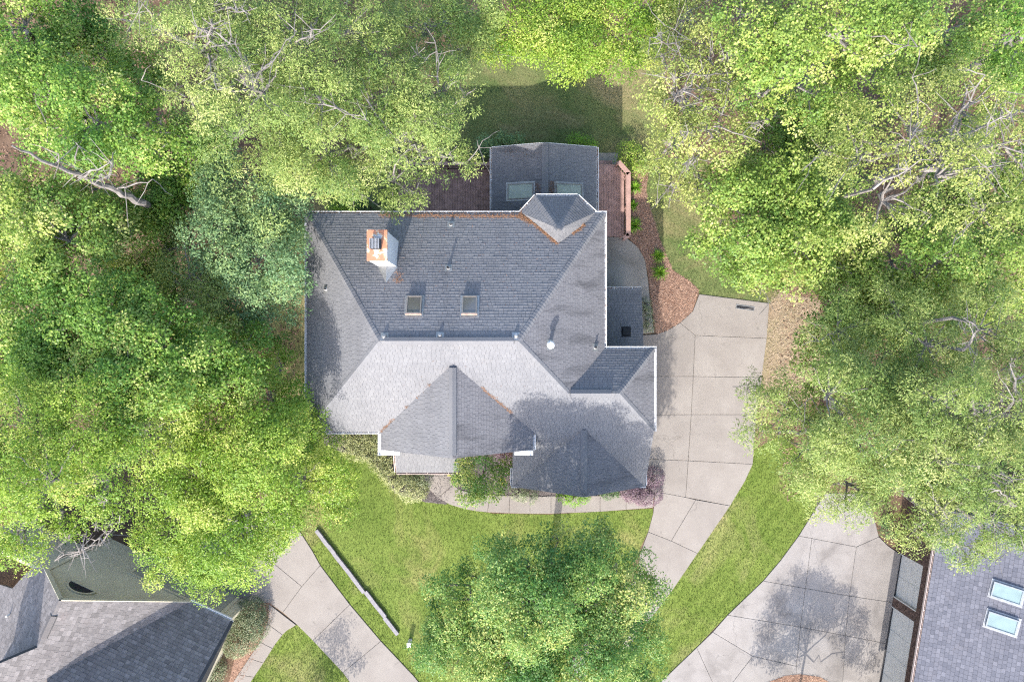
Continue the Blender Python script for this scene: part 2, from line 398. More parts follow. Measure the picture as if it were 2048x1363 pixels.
def shingles(pts, mat, parent, exposure=0.140, tab=0.20, butt=0.012, jit=0.004, name="shingles", normal=None, stagger=True, gap=0.009, deck=True, thick=0.16, deckmat=None, deckname="roof_slope", lift=0.0):
    """roof slope (structural slab) with every shingle as relief; returns the slope object"""
    pts = [Vector(p) for p in pts]; m = len(pts)
    if normal is None:
        n = Vector((0, 0, 0))
        for i in range(m): n += pts[i].cross(pts[(i + 1) % m])
        n.normalize()
        if n.z < 0: n = -n
    else: n = Vector(normal).normalized()
    u = Vector((0, 0, 1)).cross(n).normalized(); v = n.cross(u)
    if v.z < 0: v = -v; u = -u
    o = pts[0]
    p2 = [((p - o).dot(u), (p - o).dot(v)) for p in pts]
    if poly_area(p2) < 0: p2 = p2[::-1]
    slope = None
    if deck:
        pl = [o + u * a + v * b for a, b in p2]
        slope = MB().slabpoly(pl, n, thick).build(deckname, deckmat or MAT['deckboard'], parent)
    rnd = random.Random(int(abs(o.x * 131 + o.y * 17 + pts[1].x * 7) * 100))
    us = [p[0] for p in p2]; vv = [p[1] for p in p2]
    V = []; F = []; T = []
    row = 0; v0 = min(vv)
    while v0 < max(vv):
        v1 = v0 + exposure; uu = min(us) - rnd.random() * tab
        if stagger: uu = min(us) - (tab * 0.5 if row % 2 else 0) - tab - rnd.random() * 0.05
        rowl = rnd.random() * 0.5
        while uu < max(us):
            w = tab * (0.8 + 0.4 * rnd.random()) if stagger else tab
            c = clip_rect(p2, uu + gap / 2, uu + w - gap / 2, v0, v1)
            if len(c) >= 3 and abs(poly_area(c)) > 2e-4:
                h = butt + rnd.uniform(-jit, jit); b = len(V); k = len(c)
                sag = rnd.uniform(-0.3, 0.3) * jit
                for (a, q) in c:
                    f = 1 - (q - v0) / exposure
                    V.append(o + u * a + v * q + n * (0.003 + lift + h * f + sag * (a - uu) / w))
                for (a, q) in c: V.append(o + u * a + v * q + n * (0.0005 + lift))
                F.append(tuple(range(b, b + k)))
                for i in range(k): F.append((b + i, b + k + i, b + k + (i + 1) % k, b + (i + 1) % k))
                t = min(1, max(0, rnd.gauss(0.5, 0.24) + (rowl - 0.25) * 0.3))
                T += [t] * (k + 1)
            uu += w
        v0 = v1; row += 1
    ob = obj(name, V, F, mat, slope or parent, "stuff")
    a = ob.data.attributes.new("tint", 'FLOAT', 'FACE'); a.data.foreach_set("value", T)
    return slope or ob

def hip_caps(p0, p1, na, nb, parent, mat, step=0.15, w=0.15, name="hip_cap"):
    """overlapping cap pieces along a hip; p0 top, p1 bottom, na/nb normals of the two slopes"""
    p0 = Vector(p0); p1 = Vector(p1); d = (p1 - p0).normalized(); L = (p1 - p0).length
    sa = d.cross(na).normalized(); sb = d.cross(nb).normalized()
    mid = (na + nb).normalized()
    if sa.dot(nb) > 0: sa = -sa
    if sb.dot(na) > 0: sb = -sb
    V = []; F = []; T = []; s = 0.0; rnd = random.Random(int(L * 1000))
    while s < L - 0.02:
        e = min(L, s + step * 1.25); b = len(V); j = rnd.uniform(-.004, .004)
        for q, lf in ((s, 0.016), (e, 0.034 + j)):
            c = p0 + d * q + mid * lf
            V += [c + sa * w, c, c + sb * w]
        low = p0 + d * e
        V += [low + sa * w, low, low + sb * w]
        F += [(b, b + 1, b + 4, b + 3), (b + 1, b + 2, b + 5, b + 4), (b + 3, b + 4, b + 7, b + 6), (b + 4, b + 5, b + 8, b + 7), (b, b + 3, b + 6), (b + 2, b + 8, b + 5)]
        T += [min(1, max(0, rnd.gauss(0.4, 0.25)))] * 6; s += step
    ob = obj(name, V, F, mat, parent, "stuff")
    a = ob.data.attributes.new("tint", 'FLOAT', 'FACE'); a.data.foreach_set("value", T)
    return ob

def ridge_vent(p0, p1, pl, pr, parent, mat, w=0.16, t=0.10, name="ridge_vent"):
    p0 = Vector(p0); p1 = Vector(p1); d = (p1 - p0).normalized(); s = d.cross(Vector((0, 0, 1))).normalized()
    cs = [(-w, -w * pl - .03), (-w, -w * pl + t), (0, t), (w, -w * pr + t), (w, -w * pr - .03)]
    V = [p + s * a + Vector((0, 0, 1)) * b for p in (p0, p1) for a, b in cs]
    F = [(0, 1, 6, 5), (1, 2, 7, 6), (2, 3, 8, 7), (3, 4, 9, 8), (4, 3, 2, 1, 0), (5, 6, 7, 8, 9)]
    ob = obj(name, V, F, mat, parent)
    return ob

def gutter(p0, p1, out, parent, mat=None, w=0.11, h=0.12, name="gutter", straps=True, debris=0):
    """open U channel running from p0 to p1 at the eave, on the 'out' side"""
    p0 = Vector(p0); p1 = Vector(p1); out = Vector(out).normalized(); z = Vector((0, 0, 1)); m = MB(); mid = (p0 + p1) / 2; hd = (p1 - p0) / 2
    m.box(mid + out * 0.012 - z * h * .5, hd, out * 0.008, z * (h * .5))
    m.box(mid + out * (w / 2) - z * (h - .008), hd * .999, out * (w / 2 - .022), z * 0.008)
    m.box(mid + out * (w - .012) - z * (h * .5 - .012), hd, out * 0.014, z * (h * .5))
    L = hd.length * 2; d = hd.normalized()
    for e in (-1, 1): m.box(mid + d * (e * (L / 2 - .006)) + out * (w / 2) - z * h * .5, d * .0055, out * (w / 2 - .028), z * (h * .5 - .02))
    g = m.build(name, mat or MAT['white'], parent)
    if straps:
        n = max(1, int(L / 0.9)); sm = MB()
        for i in range(n):
            c = p0 + d * (L * (i + .5) / n) + out * (w / 2)
            sm.box(c - z * .006, d * .02, out * (w / 2 - .028), z * .004)
        sm.build("gutter_strap", mat or MAT['white'], g, "stuff")
    if debris:
        scatter_needles(g, p0 + out * .03, p1 + out * .03, out * 0.07, debris, -h + .03, MAT['needle'])
    return g

def scatter_needles(parent, a, b, side, n, zoff, mat, length=0.11, name="needle_litter", lift=0.05):
    a = np.array(a); b = np.array(b); sd = np.array(side)
    t = RNG.random((n, 1)); s = RNG.random((n, 1))
    c = a + (b - a) * t + sd * s + np.array([0, 0, zoff]); c[:, 2] += RNG.random(n) * lift
    return needles_at(c, parent, mat, length, name)

def needles_at(c, parent, mat, length=0.11, name="needle_litter", width=0.016, tilt=0.25):
    n = len(c); ang = RNG.random(n) * 2 * math.pi
    d = np.stack([np.cos(ang), np.sin(ang), RNG.normal(0, tilt, n)], 1) * (length * (0.5 + RNG.random((n, 1))))
    q = np.stack([-np.sin(ang), np.cos(ang), np.zeros(n)], 1) * width
    V = np.stack([c - d / 2 - q / 2, c - d / 2 + q / 2, c + d / 2], 1).reshape(-1, 3)
    return np_mesh(name, V, 3, mat, parent, RNG.random(n), "stuff")

# ------------------------------------------------------------------ ground, lawns, beds, paving
def px_poly(pts, z=0.0): return [P(x, y, z) for x, y in pts]

def sheet(name, pts, z, mat, kind="structure", parent=None, label=None):
    w = [P(x, y, 0) for x, y in pts]; v = [(p.x, p.y, z) for p in w]
    n = len(v); a = sum(v[i][0] * v[(i + 1) % n][1] - v[(i + 1) % n][0] * v[i][1] for i in range(n))
    if a < 0: v = v[::-1]
    return obj(name, v, [tuple(range(n))], mat, parent, kind)

def inside(poly, X, Y):
    c = np.zeros(len(X), bool); n = len(poly)
    for i in range(n):
        x0, y0 = poly[i]; x1, y1 = poly[(i + 1) % n]
        if y0 == y1: continue
        k = (y0 > Y) != (y1 > Y)
        c ^= k & (X < (x1 - x0) * (Y - y0) / (y1 - y0) + x0)
    return c

def pts_in(pts, density, holes=()):
    w = [(P(x, y).x, P(x, y).y) for x, y in pts]
    xs = [p[0] for p in w]; ys = [p[1] for p in w]
    n = int((max(xs) - min(xs)) * (max(ys) - min(ys)) * density)
    X = RNG.uniform(min(xs), max(xs), n); Y = RNG.uniform(min(ys), max(ys), n)
    k = inside(w, X, Y)
    for h in holes:
        hw = [(P(x, y).x, P(x, y).y) for x, y in h]; k &= ~inside(hw, X, Y)
    return X[k], Y[k]

def blades(name, pts, density, mat, parent, h=0.07, w=0.022, z=0.0, lean=0.6, holes=()):
    X, Y = pts_in(pts, density, holes); n = len(X)
    ang = RNG.random(n) * 2 * math.pi; a2 = RNG.random(n) * 2 * math.pi
    hh = h * (0.5 + RNG.random(n)); ln = hh * lean * (0.4 + RNG.random(n))
    q = np.stack([np.cos(ang), np.sin(ang), np.zeros(n)], 1) * (w / 2)
    b = np.stack([X, Y, np.full(n, z)], 1)
    tip = b + np.stack([np.cos(a2) * ln, np.sin(a2) * ln, hh], 1)
    V = np.stack([b - q, b + q, tip], 1).reshape(-1, 3)
    ti = np.clip(0.5 + 0.35 * np.sin(X * 0.9 + 1.3 * np.sin(Y * 0.7)) * np.sin(Y * 1.1 + np.sin(X)) + RNG.normal(0, 0.25, n), 0, 1)
    return np_mesh(name, V, 3, mat, parent, ti, "stuff")

ground = obj("ground", [(-260, -260, 0), (260, -260, 0), (260, 260, 0), (-260, 260, 0)], [(0, 1, 2, 3)], MAT['litter'], None, "structure")

FRONT = [(540, 850), (760, 850), (820, 930), (860, 985), (900, 1008), (985, 1026), (1100, 1028), (1306, 1016), (1306, 1028), (1296, 1062), (1262, 1135), (1105, 1375), (1080, 1400), (900, 1400), (860, 1352), (795, 1270), (722, 1176), (650, 1085), (600, 1010), (540, 960)]
STRIP = [(600, 1010), (650, 1085), (722, 1176), (795, 1270), (860, 1352), (900, 1400), (868, 1400), (828, 1350), (762, 1280), (700, 1207), (641, 1129), (625, 1100), (590, 1045), (566, 1010)]
RIGHT = [(1508, 900), (1505, 927), (1490, 960), (1440, 1038), (1345, 1178), (1195, 1375), (1180, 1400), (1270, 1400), (1320, 1363), (1393, 1293), (1455, 1228), (1526, 1160), (1560, 1120), (1597, 1070), (1632, 1013), (1650, 985), (1640, 930), (1560, 870)]
BACK = [(900, 100), (1330, 100), (1330, 300), (1260, 330), (1195, 320), (1000, 318), (870, 318), (870, 200)]
EAST = [(1255, 300), (1420, 330), (1500, 560), (1560, 585), (1540, 607), (1398, 588), (1397, 578), (1380, 562), (1345, 540), (1320, 480), (1288, 400), (1290, 345)]
TAN = [(1538, 606), (1545, 580), (1640, 600), (1640, 800), (1560, 800), (1514, 828), (1523, 754), (1533, 676)]
LEFTL = [(594, 1247), (626, 1279), (686, 1343), (715, 1385), (730, 1405), (470, 1405), (493, 1375), (530, 1320), (552, 1285), (570, 1262)]
WEST = [(520, 330), (760, 330), (880, 330), (880, 428), (640, 428), (640, 880), (540, 880), (540, 600)]
sheet("front_lawn", FRONT, 0.004, MAT['grass'])
sheet("verge_lawn", STRIP, 0.005, MAT['grass_lush'])
sheet("side_lawn", RIGHT, 0.004, MAT['grass_lush'])
sheet("back_lawn", BACK, 0.004, MAT['grass_back'])
sheet("east_lawn", EAST, 0.006, MAT['grass_back'])
sheet("straw_ground", TAN, 0.004, MAT['tan'])
sheet("neighbour_lawn", LEFTL, 0.004, MAT['grass_lush'])
sheet("west_lawn", WEST, 0.003, MAT['grass_back'])
MULCH_E = [(1250, 466), (1258, 420), (1258, 335), (1300, 330), (1292, 380), (1300, 415), (1320, 480), (1345, 540), (1380, 562), (1397, 580), (1385, 622), (1360, 645), (1335, 660), (1312, 668), (1303, 600), (1296, 545), (1284, 505)]
sheet("mulch_bed", MULCH_E, 0.009, MAT['straw'])
MULCH_F = [(640, 840), (790, 840), (880, 900), (1250, 930), (1330, 940), (1330, 992), (1245, 992), (1040, 994), (985, 992), (940, 988), (905, 975), (893, 1008), (850, 1003), (790, 985), (770, 950), (740, 915), (690, 905), (650, 890)]
sheet("front_bed", MULCH_F, 0.010, MAT['mulch'])
MULCH_L = [(455, 1375), (497, 1203), (545, 1195), (545, 1240), (525, 1290), (500, 1330), (475, 1385)]
sheet("neighbour_bed", MULCH_L, 0.009, MAT['straw'])
ISLAND = [(1515, 1385), (1535, 1362), (1570, 1349), (1600, 1346), (1640, 1352), (1668, 1368), (1680, 1400), (1515, 1400)]

def tagstuff(o): o["kind"] = "stuff"; return o
gf = blades("lawn_grass", FRONT, 330, BLADE['green'], None, z=0.004, holes=[MULCH_F]); tag(gf, "short green grass of the front lawn beside the house", "grass", kind="stuff")
g2 = blades("verge_grass", STRIP, 420, BLADE['lush'], None, z=0.005); tag(g2, "bright narrow strip of grass beside the block retaining wall", "grass", kind="stuff")
g3 = blades("side_grass", RIGHT, 380, BLADE['lush'], None, z=0.004); tag(g3, "striped mown grass between the two right hand driveways", "grass", kind="stuff")
g4 = blades("back_grass", BACK, 260, BLADE['back'], None, z=0.004); tag(g4, "thin brownish grass of the back yard behind the sunroom", "grass", kind="stuff")
g5 = blades("east_grass", EAST, 300, BLADE['back'], None, z=0.006); tag(g5, "patchy grass beside the pine straw bed and driveway corner", "grass", kind="stuff")
g6 = blades("neighbour_grass", LEFTL, 420, BLADE['lush'], None, z=0.004); tag(g6, "bright mown grass wedge between driveway and curved walk", "grass", kind="stuff")
g7 = blades("west_grass", WEST, 160, BLADE['back'], None, z=0.003); tag(g7, "shaded sparse grass along the west side of the house", "grass", kind="stuff")
def straw(name, pts, density, mat, z, label, length=0.13, width=0.016, holes=(), cat="mulch"):
    X, Y = pts_in(pts, density, holes); c = np.stack([X, Y, z + 0.01 + RNG.random(len(X)) * 0.045], 1)
    return tag(needles_at(c, None, mat, length, name, width), label, cat, kind="stuff")
straw("pine_straw", MULCH_E, 420, BLADE['straw'], 0.01, "loose red pine straw in the bed beside the deck", 0.18, 0.02)
straw("dry_straw", TAN, 190, BLADE['tan'], 0.005, "tan dry straw along the outer driveway edge", 0.16, 0.022)
straw("bark_mulch", MULCH_F, 260, BLADE['dark'], 0.011, "dark bark mulch in the front planting bed", 0.08, 0.035)
straw("bed_straw", MULCH_L, 300, BLADE['straw'], 0.01, "pine straw under the neighbour's oval hedge")
straw("leaf_litter", [(-60, -60), (2110, -60), (2110, 1000), (1560, 1000), (1560, 560), (1330, 300), (1330, 100), (900, 100), (860, 330), (600, 330), (600, 880), (540, 1000), (-60, 1100)], 30, BLADE['litter'], 0.004, "fallen brown leaves on the woodland floor", 0.13, 0.075, cat="leaves")

def offset_poly(w, d):
    n = len(w); a = sum(w[i][0] * w[(i + 1) % n][1] - w[(i + 1) % n][0] * w[i][1] for i in range(n))
    if a < 0: w = w[::-1]
    out = []
    for i in range(n):
        p = Vector(w[i - 1]); c = Vector(w[i]); q = Vector(w[(i + 1) % n])
        e1 = (c - p).normalized(); e2 = (q - c).normalized()
        n1 = Vector((-e1.y, e1.x)); n2 = Vector((-e2.y, e2.x))
        b = (n1 + n2)
        if b.length < 1e-5: b = n1
        b.normalize(); out.append(c + b * (d / max(0.35, b.dot(n1))))
    return out

def slabs(name, polys, mat, ztop=0.05, inset=0.008, zb=0.03):
    """paving: a joint bed plus one concrete slab per polygon"""
    root = None; m = MB()
    for pl in polys:
        w = [(P(x, y).x, P(x, y).y) for x, y in pl]
        w = [tuple(v) for v in offset_poly([Vector(a) for a in w], 0.004)]
        m.prism(w, 0.0, zb)
    root = m.build(name, MAT['joint'], None, "structure")
    for pl in polys:
        w = [Vector((P(x, y).x, P(x, y).y)) for x, y in pl]
        w = offset_poly(w, inset); t = offset_poly(w, 0.012); n = len(w)
        V = [(a.x, a.y, zb) for a in w] + [(a.x, a.y, ztop - .01) for a in w] + [(a.x, a.y, ztop) for a in t]
        F = [(i, (i + 1) % n, n + (i + 1) % n, n + i) for i in range(n)] + [(n + i, n + (i + 1) % n, 2 * n + (i + 1) % n, 2 * n + i) for i in range(n)] + [tuple(range(2 * n, 3 * n))]
        obj("slab", V, F, mat, root)
    return root

slabs("driveway", [
    [(1398, 588), (1538, 606), (1533, 676), (1390, 670), (1360, 645), (1385, 622)],
    [(1390, 670), (1533, 676), (1523, 754), (1386, 752)],
    [(1360, 645), (1390, 670), (1386, 752), (1246, 752), (1246, 672), (1312, 668), (1335, 660)],
    [(1386, 752), (1523, 754), (1513, 828), (1382, 828)],
    [(1246, 752), (1386, 752), (1382, 828), (1246, 829)],
    [(1382, 828), (1513, 828), (1505, 927), (1376, 920)],
    [(1246, 829), (1382, 828), (1376, 920), (1246, 915)],
    [(1376, 920), (1505, 927), (1490, 960), (1460, 1010), (1371, 993)],
    [(1246, 915), (1376, 920), (1371, 993), (1328, 985), (1310, 983), (1246, 985)],
    [(1310, 984), (1328, 985), (1371, 993), (1391, 998), (1342, 1080), (1296, 1062), (1306, 1025)],
    [(1391, 998), (1460, 1010), (1395, 1105), (1342, 1080)],
    [(1296, 1062), (1342, 1080), (1395, 1105), (1345, 1178), (1275, 1150), (1280, 1105)],
    [(1275, 1150), (1345, 1178), (1290, 1250), (1215, 1222)],
    [(1215, 1222), (1290, 1250), (1195, 1375), (1105, 1375)]], MAT['concrete'])
slabs("neighbour_driveway", [
    [(1650, 985), (1735, 985), (1750, 1045), (1757, 1072), (1712, 1092), (1623, 1075), (1597, 1070), (1632, 1013)],
    [(1597, 1070), (1623, 1075), (1610, 1175), (1526, 1160), (1560, 1120)],
    [(1623, 1075), (1712, 1092), (1698, 1190), (1610, 1175)],
    [(1712, 1092), (1757, 1072), (1775, 1090), (1801, 1108), (1785, 1203), (1698, 1190)],
    [(1526, 1160), (1610, 1175), (1600, 1252), (1455, 1228)],
    [(1610, 1175), (1698, 1190), (1690, 1269), (1600, 1252)],
    [(1698, 1190), (1785, 1203), (1771, 1285), (1690, 1269)],
    [(1455, 1228), (1600, 1252), (1592, 1330), (1505, 1310), (1425, 1262)],
    [(1600, 1252), (1690, 1269), (1683, 1390), (1590, 1390), (1592, 1330)],
    [(1690, 1269), (1771, 1285), (1753, 1390), (1683, 1390)],
    [(1425, 1262), (1505, 1310), (1440, 1395), (1393, 1293)],
    [(1393, 1293), (1440, 1395), (1290, 1395), (1320, 1363)],
    [(1505, 1310), (1592, 1330), (1590, 1390), (1440, 1395)]], MAT['concrete_old'])
slabs("west_driveway", [
    [(430, 1040), (566, 1010), (590, 1045), (625, 1100), (641, 1129), (604, 1171), (524, 1105)],
    [(430, 1040), (524, 1105), (604, 1171), (566, 1223), (539, 1204), (497, 1203), (428, 1172), (300, 1112)],
    [(641, 1129), (700, 1207), (626, 1279), (594, 1247), (566, 1223), (604, 1171)],
    [(700, 1207), (762, 1280), (686, 1343), (626, 1279)],
    [(762, 1280), (828, 1350), (868, 1400), (728, 1400), (686, 1343)]], MAT['concrete'])

def walk(name, A, B, n, mat, ztop=0.05):
    def res(L, k):
        L = [Vector(p) for p in L]; d = [0]
        for i in range(1, len(L)): d.append(d[-1] + (L[i] - L[i - 1]).length)
        out = []
        for j in range(k + 1):
            s = d[-1] * j / k
            for i in range(1, len(L)):
                if d[i] >= s - 1e-6: out.append(L[i - 1].lerp(L[i], (s - d[i - 1]) / (d[i] - d[i - 1]))); break
        return out
    a = res(A, n * 3); b = res(B, n * 3); polys = []
    for i in range(n):
        aa = a[i * 3:i * 3 + 4]; bb = b[i * 3:i * 3 + 4]
        polys.append([tuple(p) for p in aa] + [tuple(p) for p in bb[::-1]])
    return slabs(name, polys, mat, ztop)
FW = [((846, 905), (900, 905)), ((847, 950), (901, 950)), ((876, 994), (906, 969)), ((931, 1017), (940, 984)), ((975, 1023), (980, 989)), ((1018, 1025), (1020, 990)), ((1060, 1026), (1060, 991)), ((1102, 1026), (1102, 991)), ((1150, 1024), (1150, 991)), ((1200, 1022), (1200, 990)), ((1252, 1018), (1252, 988)), ((1305, 1014), (1308, 986))]
FWM = {1: ((856, 975), (902, 960)), 2: ((900, 1008), (920, 978)), 3: ((953, 1021), (960, 987))}
slabs("front_walk", [[FW[i][0]] + ([FWM[i][0]] if i in FWM else []) + [FW[i + 1][0], FW[i + 1][1]] + ([FWM[i][1]] if i in FWM else []) + [FW[i][1]] for i in range(11)], MAT['concrete'])
walk("neighbour_walk", [(593, 1248), (570, 1262), (552, 1285), (530, 1320), (490, 1380)], [(538, 1206), (537, 1240), (520, 1282), (500, 1312), (455, 1380)], 5, MAT['concrete'])
sheet("drive_island", ISLAND, 0.056, MAT['straw'])
straw("island_straw", ISLAND, 420, BLADE['straw'], 0.06, "red pine straw mound at the edge of stained driveway")
slabs("patio", [[(1210, 474), (1250, 474), (1276, 494), (1290, 520), (1296, 560), (1300, 606), (1210, 606)], [(1210, 606), (1300, 606), (1308, 665), (1246, 671), (1210, 671)]], MAT['concrete_dirty'], 0.045)
slabs("step_pad", [[(1196, 306), (1236, 306), (1234, 334), (1196, 334)]], MAT['concrete_dirty'], 0.05)

# ------------------------------------------------------------------ main house
H = empty("main_house", (-2.0, 0.5, 0), "large house with grey shingled hip roof, chimney and two street gables", "house")
HE, HR = 6.6, 9.60
xW, xE, xE2, yN, yS = -9.43, 4.25, 6.53, 5.86, -4.16
R1 = Vector((-5.53, 0, HR)); R2 = Vector((0.27, 0, HR))
NW = Vector((xW, yN, HE)); NE = Vector((xE, yN, HE)); SW = Vector((xW, yS, HE))
pS = Plane(R1, R2, SW); pN = Plane(R1, R2, NW); pW = Plane(R1, NW, SW)
def onS(x, y): return Vector((x, y, pS.z(x, y)))
wy = -2.3; wh = pS.z(0, wy)
pE = Plane(R2, NE, Vector((xE, 0, HE)))
vx = R2.x + (HR - wh) / ((HR - HE) / (xE - R2.x))
V1 = Vector((vx, wy, wh)); V2 = Vector((4.73, wy, wh)); VE = Vector((xE, -0.36, HE)); WNE = Vector((xE2, -0.36, HE)); WSE = onS(xE2, -4.16)
yC = -7.15; C0 = onS(0.03, yC); C1 = onS(xE2, yC)
g1x = -2.53; A1 = onS(g1x, -0.957); G1L = Vector((-6.02, yS, HE)); G1R = Vector((0.97, yS, HE)); g1f = -5.0
g2x = 3.3; A2 = onS(g2x, -4.05)
S_ = MAT['shingle']
slopeS = shingles([R1, R2, V1, V2, WSE, C1, A2, C0, onS(0.03, -4.6), onS(0.97, yS), A1, onS(-6.02, yS), SW], S_, H)
slopeN = shingles([NE, NW, R1, R2], S_, H, butt=0.015, jit=0.006)
slopeW = shingles([NW, SW, R1], S_, H)
slopeE = shingles([R2, V1, VE, NE], MAT['shingle_streak_shade'], H)
slopeWN = shingles([V1, V2, WNE, VE], MAT['shingle_dark'], H)
slopeWE = shingles([V2, WSE, WNE], MAT['shingle_streak_shade'], H)
F1L = Vector((-6.02, g1f, HE)); F1R = Vector((0.97, g1f, HE)); F1T = Vector((g1x, g1f, A1.z))
slopeG1L = shingles([A1, G1L, F1L, F1T], S_, H); slopeG1R = shingles([A1, F1T, F1R, G1R], MAT['shingle_streak_shade'], H)
F2T = Vector((g2x, yC - 0.01, A2.z))
slopeG2L = shingles([A2, C0, F2T], MAT['shingle_dark'], H, lift=0.004); slopeG2R = shingles([A2, F2T, C1], MAT['shingle_streak_shade'], H, lift=0.004)
# bay (turret) roof
B1 = Vector((1.10, 6.655, HE)); B2 = Vector((3.01, 6.655, HE)); B0 = Vector((0.41, 5.90, HE)); B3 = Vector((3.82, 5.90, HE))
AP = Vector((2.06, 4.92, 8.0))
def onN(px, py): return pN.at(px, py)
TL = onN(1065, 443); TR = onN(1165, 452); TB = onN(1116, 487)
shingles([B1, B2, AP], S_, H); shingles([B0, B1, AP], S_, H); shingles([B2, B3, AP], S_, H)
shingles([B0, AP, TL], S_, H); shingles([B3, TR, AP], S_, H)
for tri in ([AP, TL, TB], [AP, TB, TR]): shingles(tri, S_, H, butt=0.006, jit=0.002, deckname="cricket")
def nrm(*p):
    n = (Vector(p[1]) - Vector(p[0])).cross(Vector(p[2]) - Vector(p[0])).normalized()
    return n if n.z > 0 else -n
hcm = MAT['shingle_dark']
hip_caps(R1, NW, pN.n, pW.n, slopeN, hcm); hip_caps(R1, SW, pS.n, pW.n, slopeW, S_)
hip_caps(R2, NE, pN.n, pE.n, slopeN, hcm); hip_caps(R2, V1, pS.n, pE.n, slopeE, S_)
hip_caps(V2, WNE, nrm(V1, V2, WNE), nrm(V2, WSE, WNE), slopeWN, hcm); hip_caps(V2, WSE, pS.n, nrm(V2, WSE, WNE), slopeWE, S_)
hip_caps(AP, B1, nrm(B1, B2, AP), nrm(B0, B1, AP), slopeN, hcm); hip_caps(AP, B2, nrm(B1, B2, AP), nrm(B2, B3, AP), slopeN, hcm)
# ridge vents
pitchS = (HR - HE) / -yS; pitchN = (HR - HE) / yN
ridge_vent(R1 + Vector((.22, 0, 0)), R2 + Vector((-.2, 0, 0)), pitchN, pitchS, H, S_)
ridge_vent(A1 + Vector((0, -.18, 0)), F1T + Vector((0, .12, 0)), (A1.z - HE) / 3.5, (A1.z - HE) / 3.5, H, S_)
ridge_vent(A2 + Vector((0, -.02, 0)), F2T + Vector((0, .18, 0)), (A2.z - C0.z) / 3.25, (A2.z - C0.z) / 3.25, H, MAT['shingle_dark'])
ridge_vent(V1 + Vector((.1, 0, 0)), V2 + Vector((-.35, 0, 0)), .69, .72, H, S_)
# fascia and gutters
gz = Vector((0, 0, -0.03))
def GUT(a, b, out, **k): return gutter(Vector(a) + gz, Vector(b) + gz, out, H, **k)
GUT(NW, Vector((B0.x, yN, HE)), (0, 1, 0), debris=1500); GUT(B0, B1, Vector((-.74, .68, 0)), debris=60); GUT(B1, B2, (0, 1, 0)); GUT(B2, B3, Vector((.68, .73, 0)), debris=40); GUT(Vector((B3.x, yN, HE)), NE + Vector((.12, 0, 0)), (0, 1, 0))
GUT(SW, NW, (-1, 0, 0)); GUT(SW + Vector((-.12, 0, 0)), G1L, (0, -1, 0), debris=160); GUT(NE, VE, (1, 0, 0), debris=120)
GUT(VE + Vector((.02, 0, 0)), WNE + Vector((.12, 0, 0)), (0, 1, 0)); GUT(WSE + Vector((0, 0, 0)), WNE, (1, 0, 0))
GUT(G1L + Vector((0, -.02, 0)), F1L + Vector((0, -.27, 0)), (-1, 0, 0), w=0.15, straps=False); GUT(F1R, Vector((.97, -4.3, HE)), (1, 0, 0), straps=False)
GUT(C0 + Vector((-.06, .05, 0)), C0 + Vector((.85, .05, 0)), (0, -1, 0)); GUT(C1 + Vector((-.9, .05, 0)), C1 + Vector((.06, .05, 0)), (0, -1, 0))
GUT(C0 + Vector((0, 0.9, -.02)), C0 + Vector((0, 0.05, -.02)), (-1, 0, 0)); GUT(C1 + Vector((0, 0.05, -.02)), C1 + Vector((0, .9, -.02)), (1, 0, 0))
def board(a, b, w, h, name="fascia", mat=None): return MB().bar(a, b, w, h).build(name, mat or MAT['white'], H)
o = Vector((0, .03, -.26))
board(F1L + o, F1T + o, .03, .17); board(F1T + o, F1R + o, .03, .17)
board(C0 + o, F2T + o, .03, .17); board(F2T + o, C1 + o, .03, .17)
board(C1 + Vector((-.04, 0, -.28)), WSE + Vector((-.04, 0, -.28)), .03, .14)
for c, sx in ((F1L, 1), (F1R, -1)):      # boxed cornice returns under the big gable
    m = MB(); m.aabb(min(c.x, c.x + sx * .85), max(c.x, c.x + sx * .85), c.y - .26, c.y - .03, HE - .28, HE - .05); m.build("cornice_return", MAT['white'], H)
# walls
def wall(poly, z0, z1, name="wall"): return MB().prism(poly, z0, z1).build(name, MAT['wall'], H)
wall([(-9.03, -3.76), (3.85, -3.76), (3.85, 5.46), (-9.03, 5.46)], 0, 6.72)
wall([(3.852, -3.75), (6.13, -3.75), (6.13, -.76), (3.852, -.76)], 0, 6.7)
wall([(-5.6, -4.66), (.57, -4.66), (.57, -3.762), (-5.6, -3.762)], 0, 6.7)
wall([(.43, -6.8), (6.129, -6.8), (6.129, -4.66), (.43, -4.66)], 0, 4.15); wall([(.572, -4.658), (6.128, -4.658), (6.128, -3.762), (.572, -3.762)], 0, 5.9)
wall([(.75, 5.462), (3.45, 5.462), (3.4, 5.7), (2.75, 6.3), (1.3, 6.3), (.7, 5.7)], 3.9, 6.62)
for (xa, xb, xt, yy, z0, zt) in ((-5.62, .58, g1x, -4.66, 6.7, A1.z - .22), (.43, 6.13, g2x, -6.8, 4.15, A2.z - .22)):
    V = [(xa, yy, z0), (xb, yy, z0), (xt, yy, zt), (xa, yy + .15, z0), (xb, yy + .15, z0), (xt, yy + .15, zt)]
    obj("gable_wall", V, [(0, 1, 2), (5, 4, 3), (0, 2, 5, 3), (1, 4, 5, 2), (0, 3, 4, 1)], MAT['wall'], H)
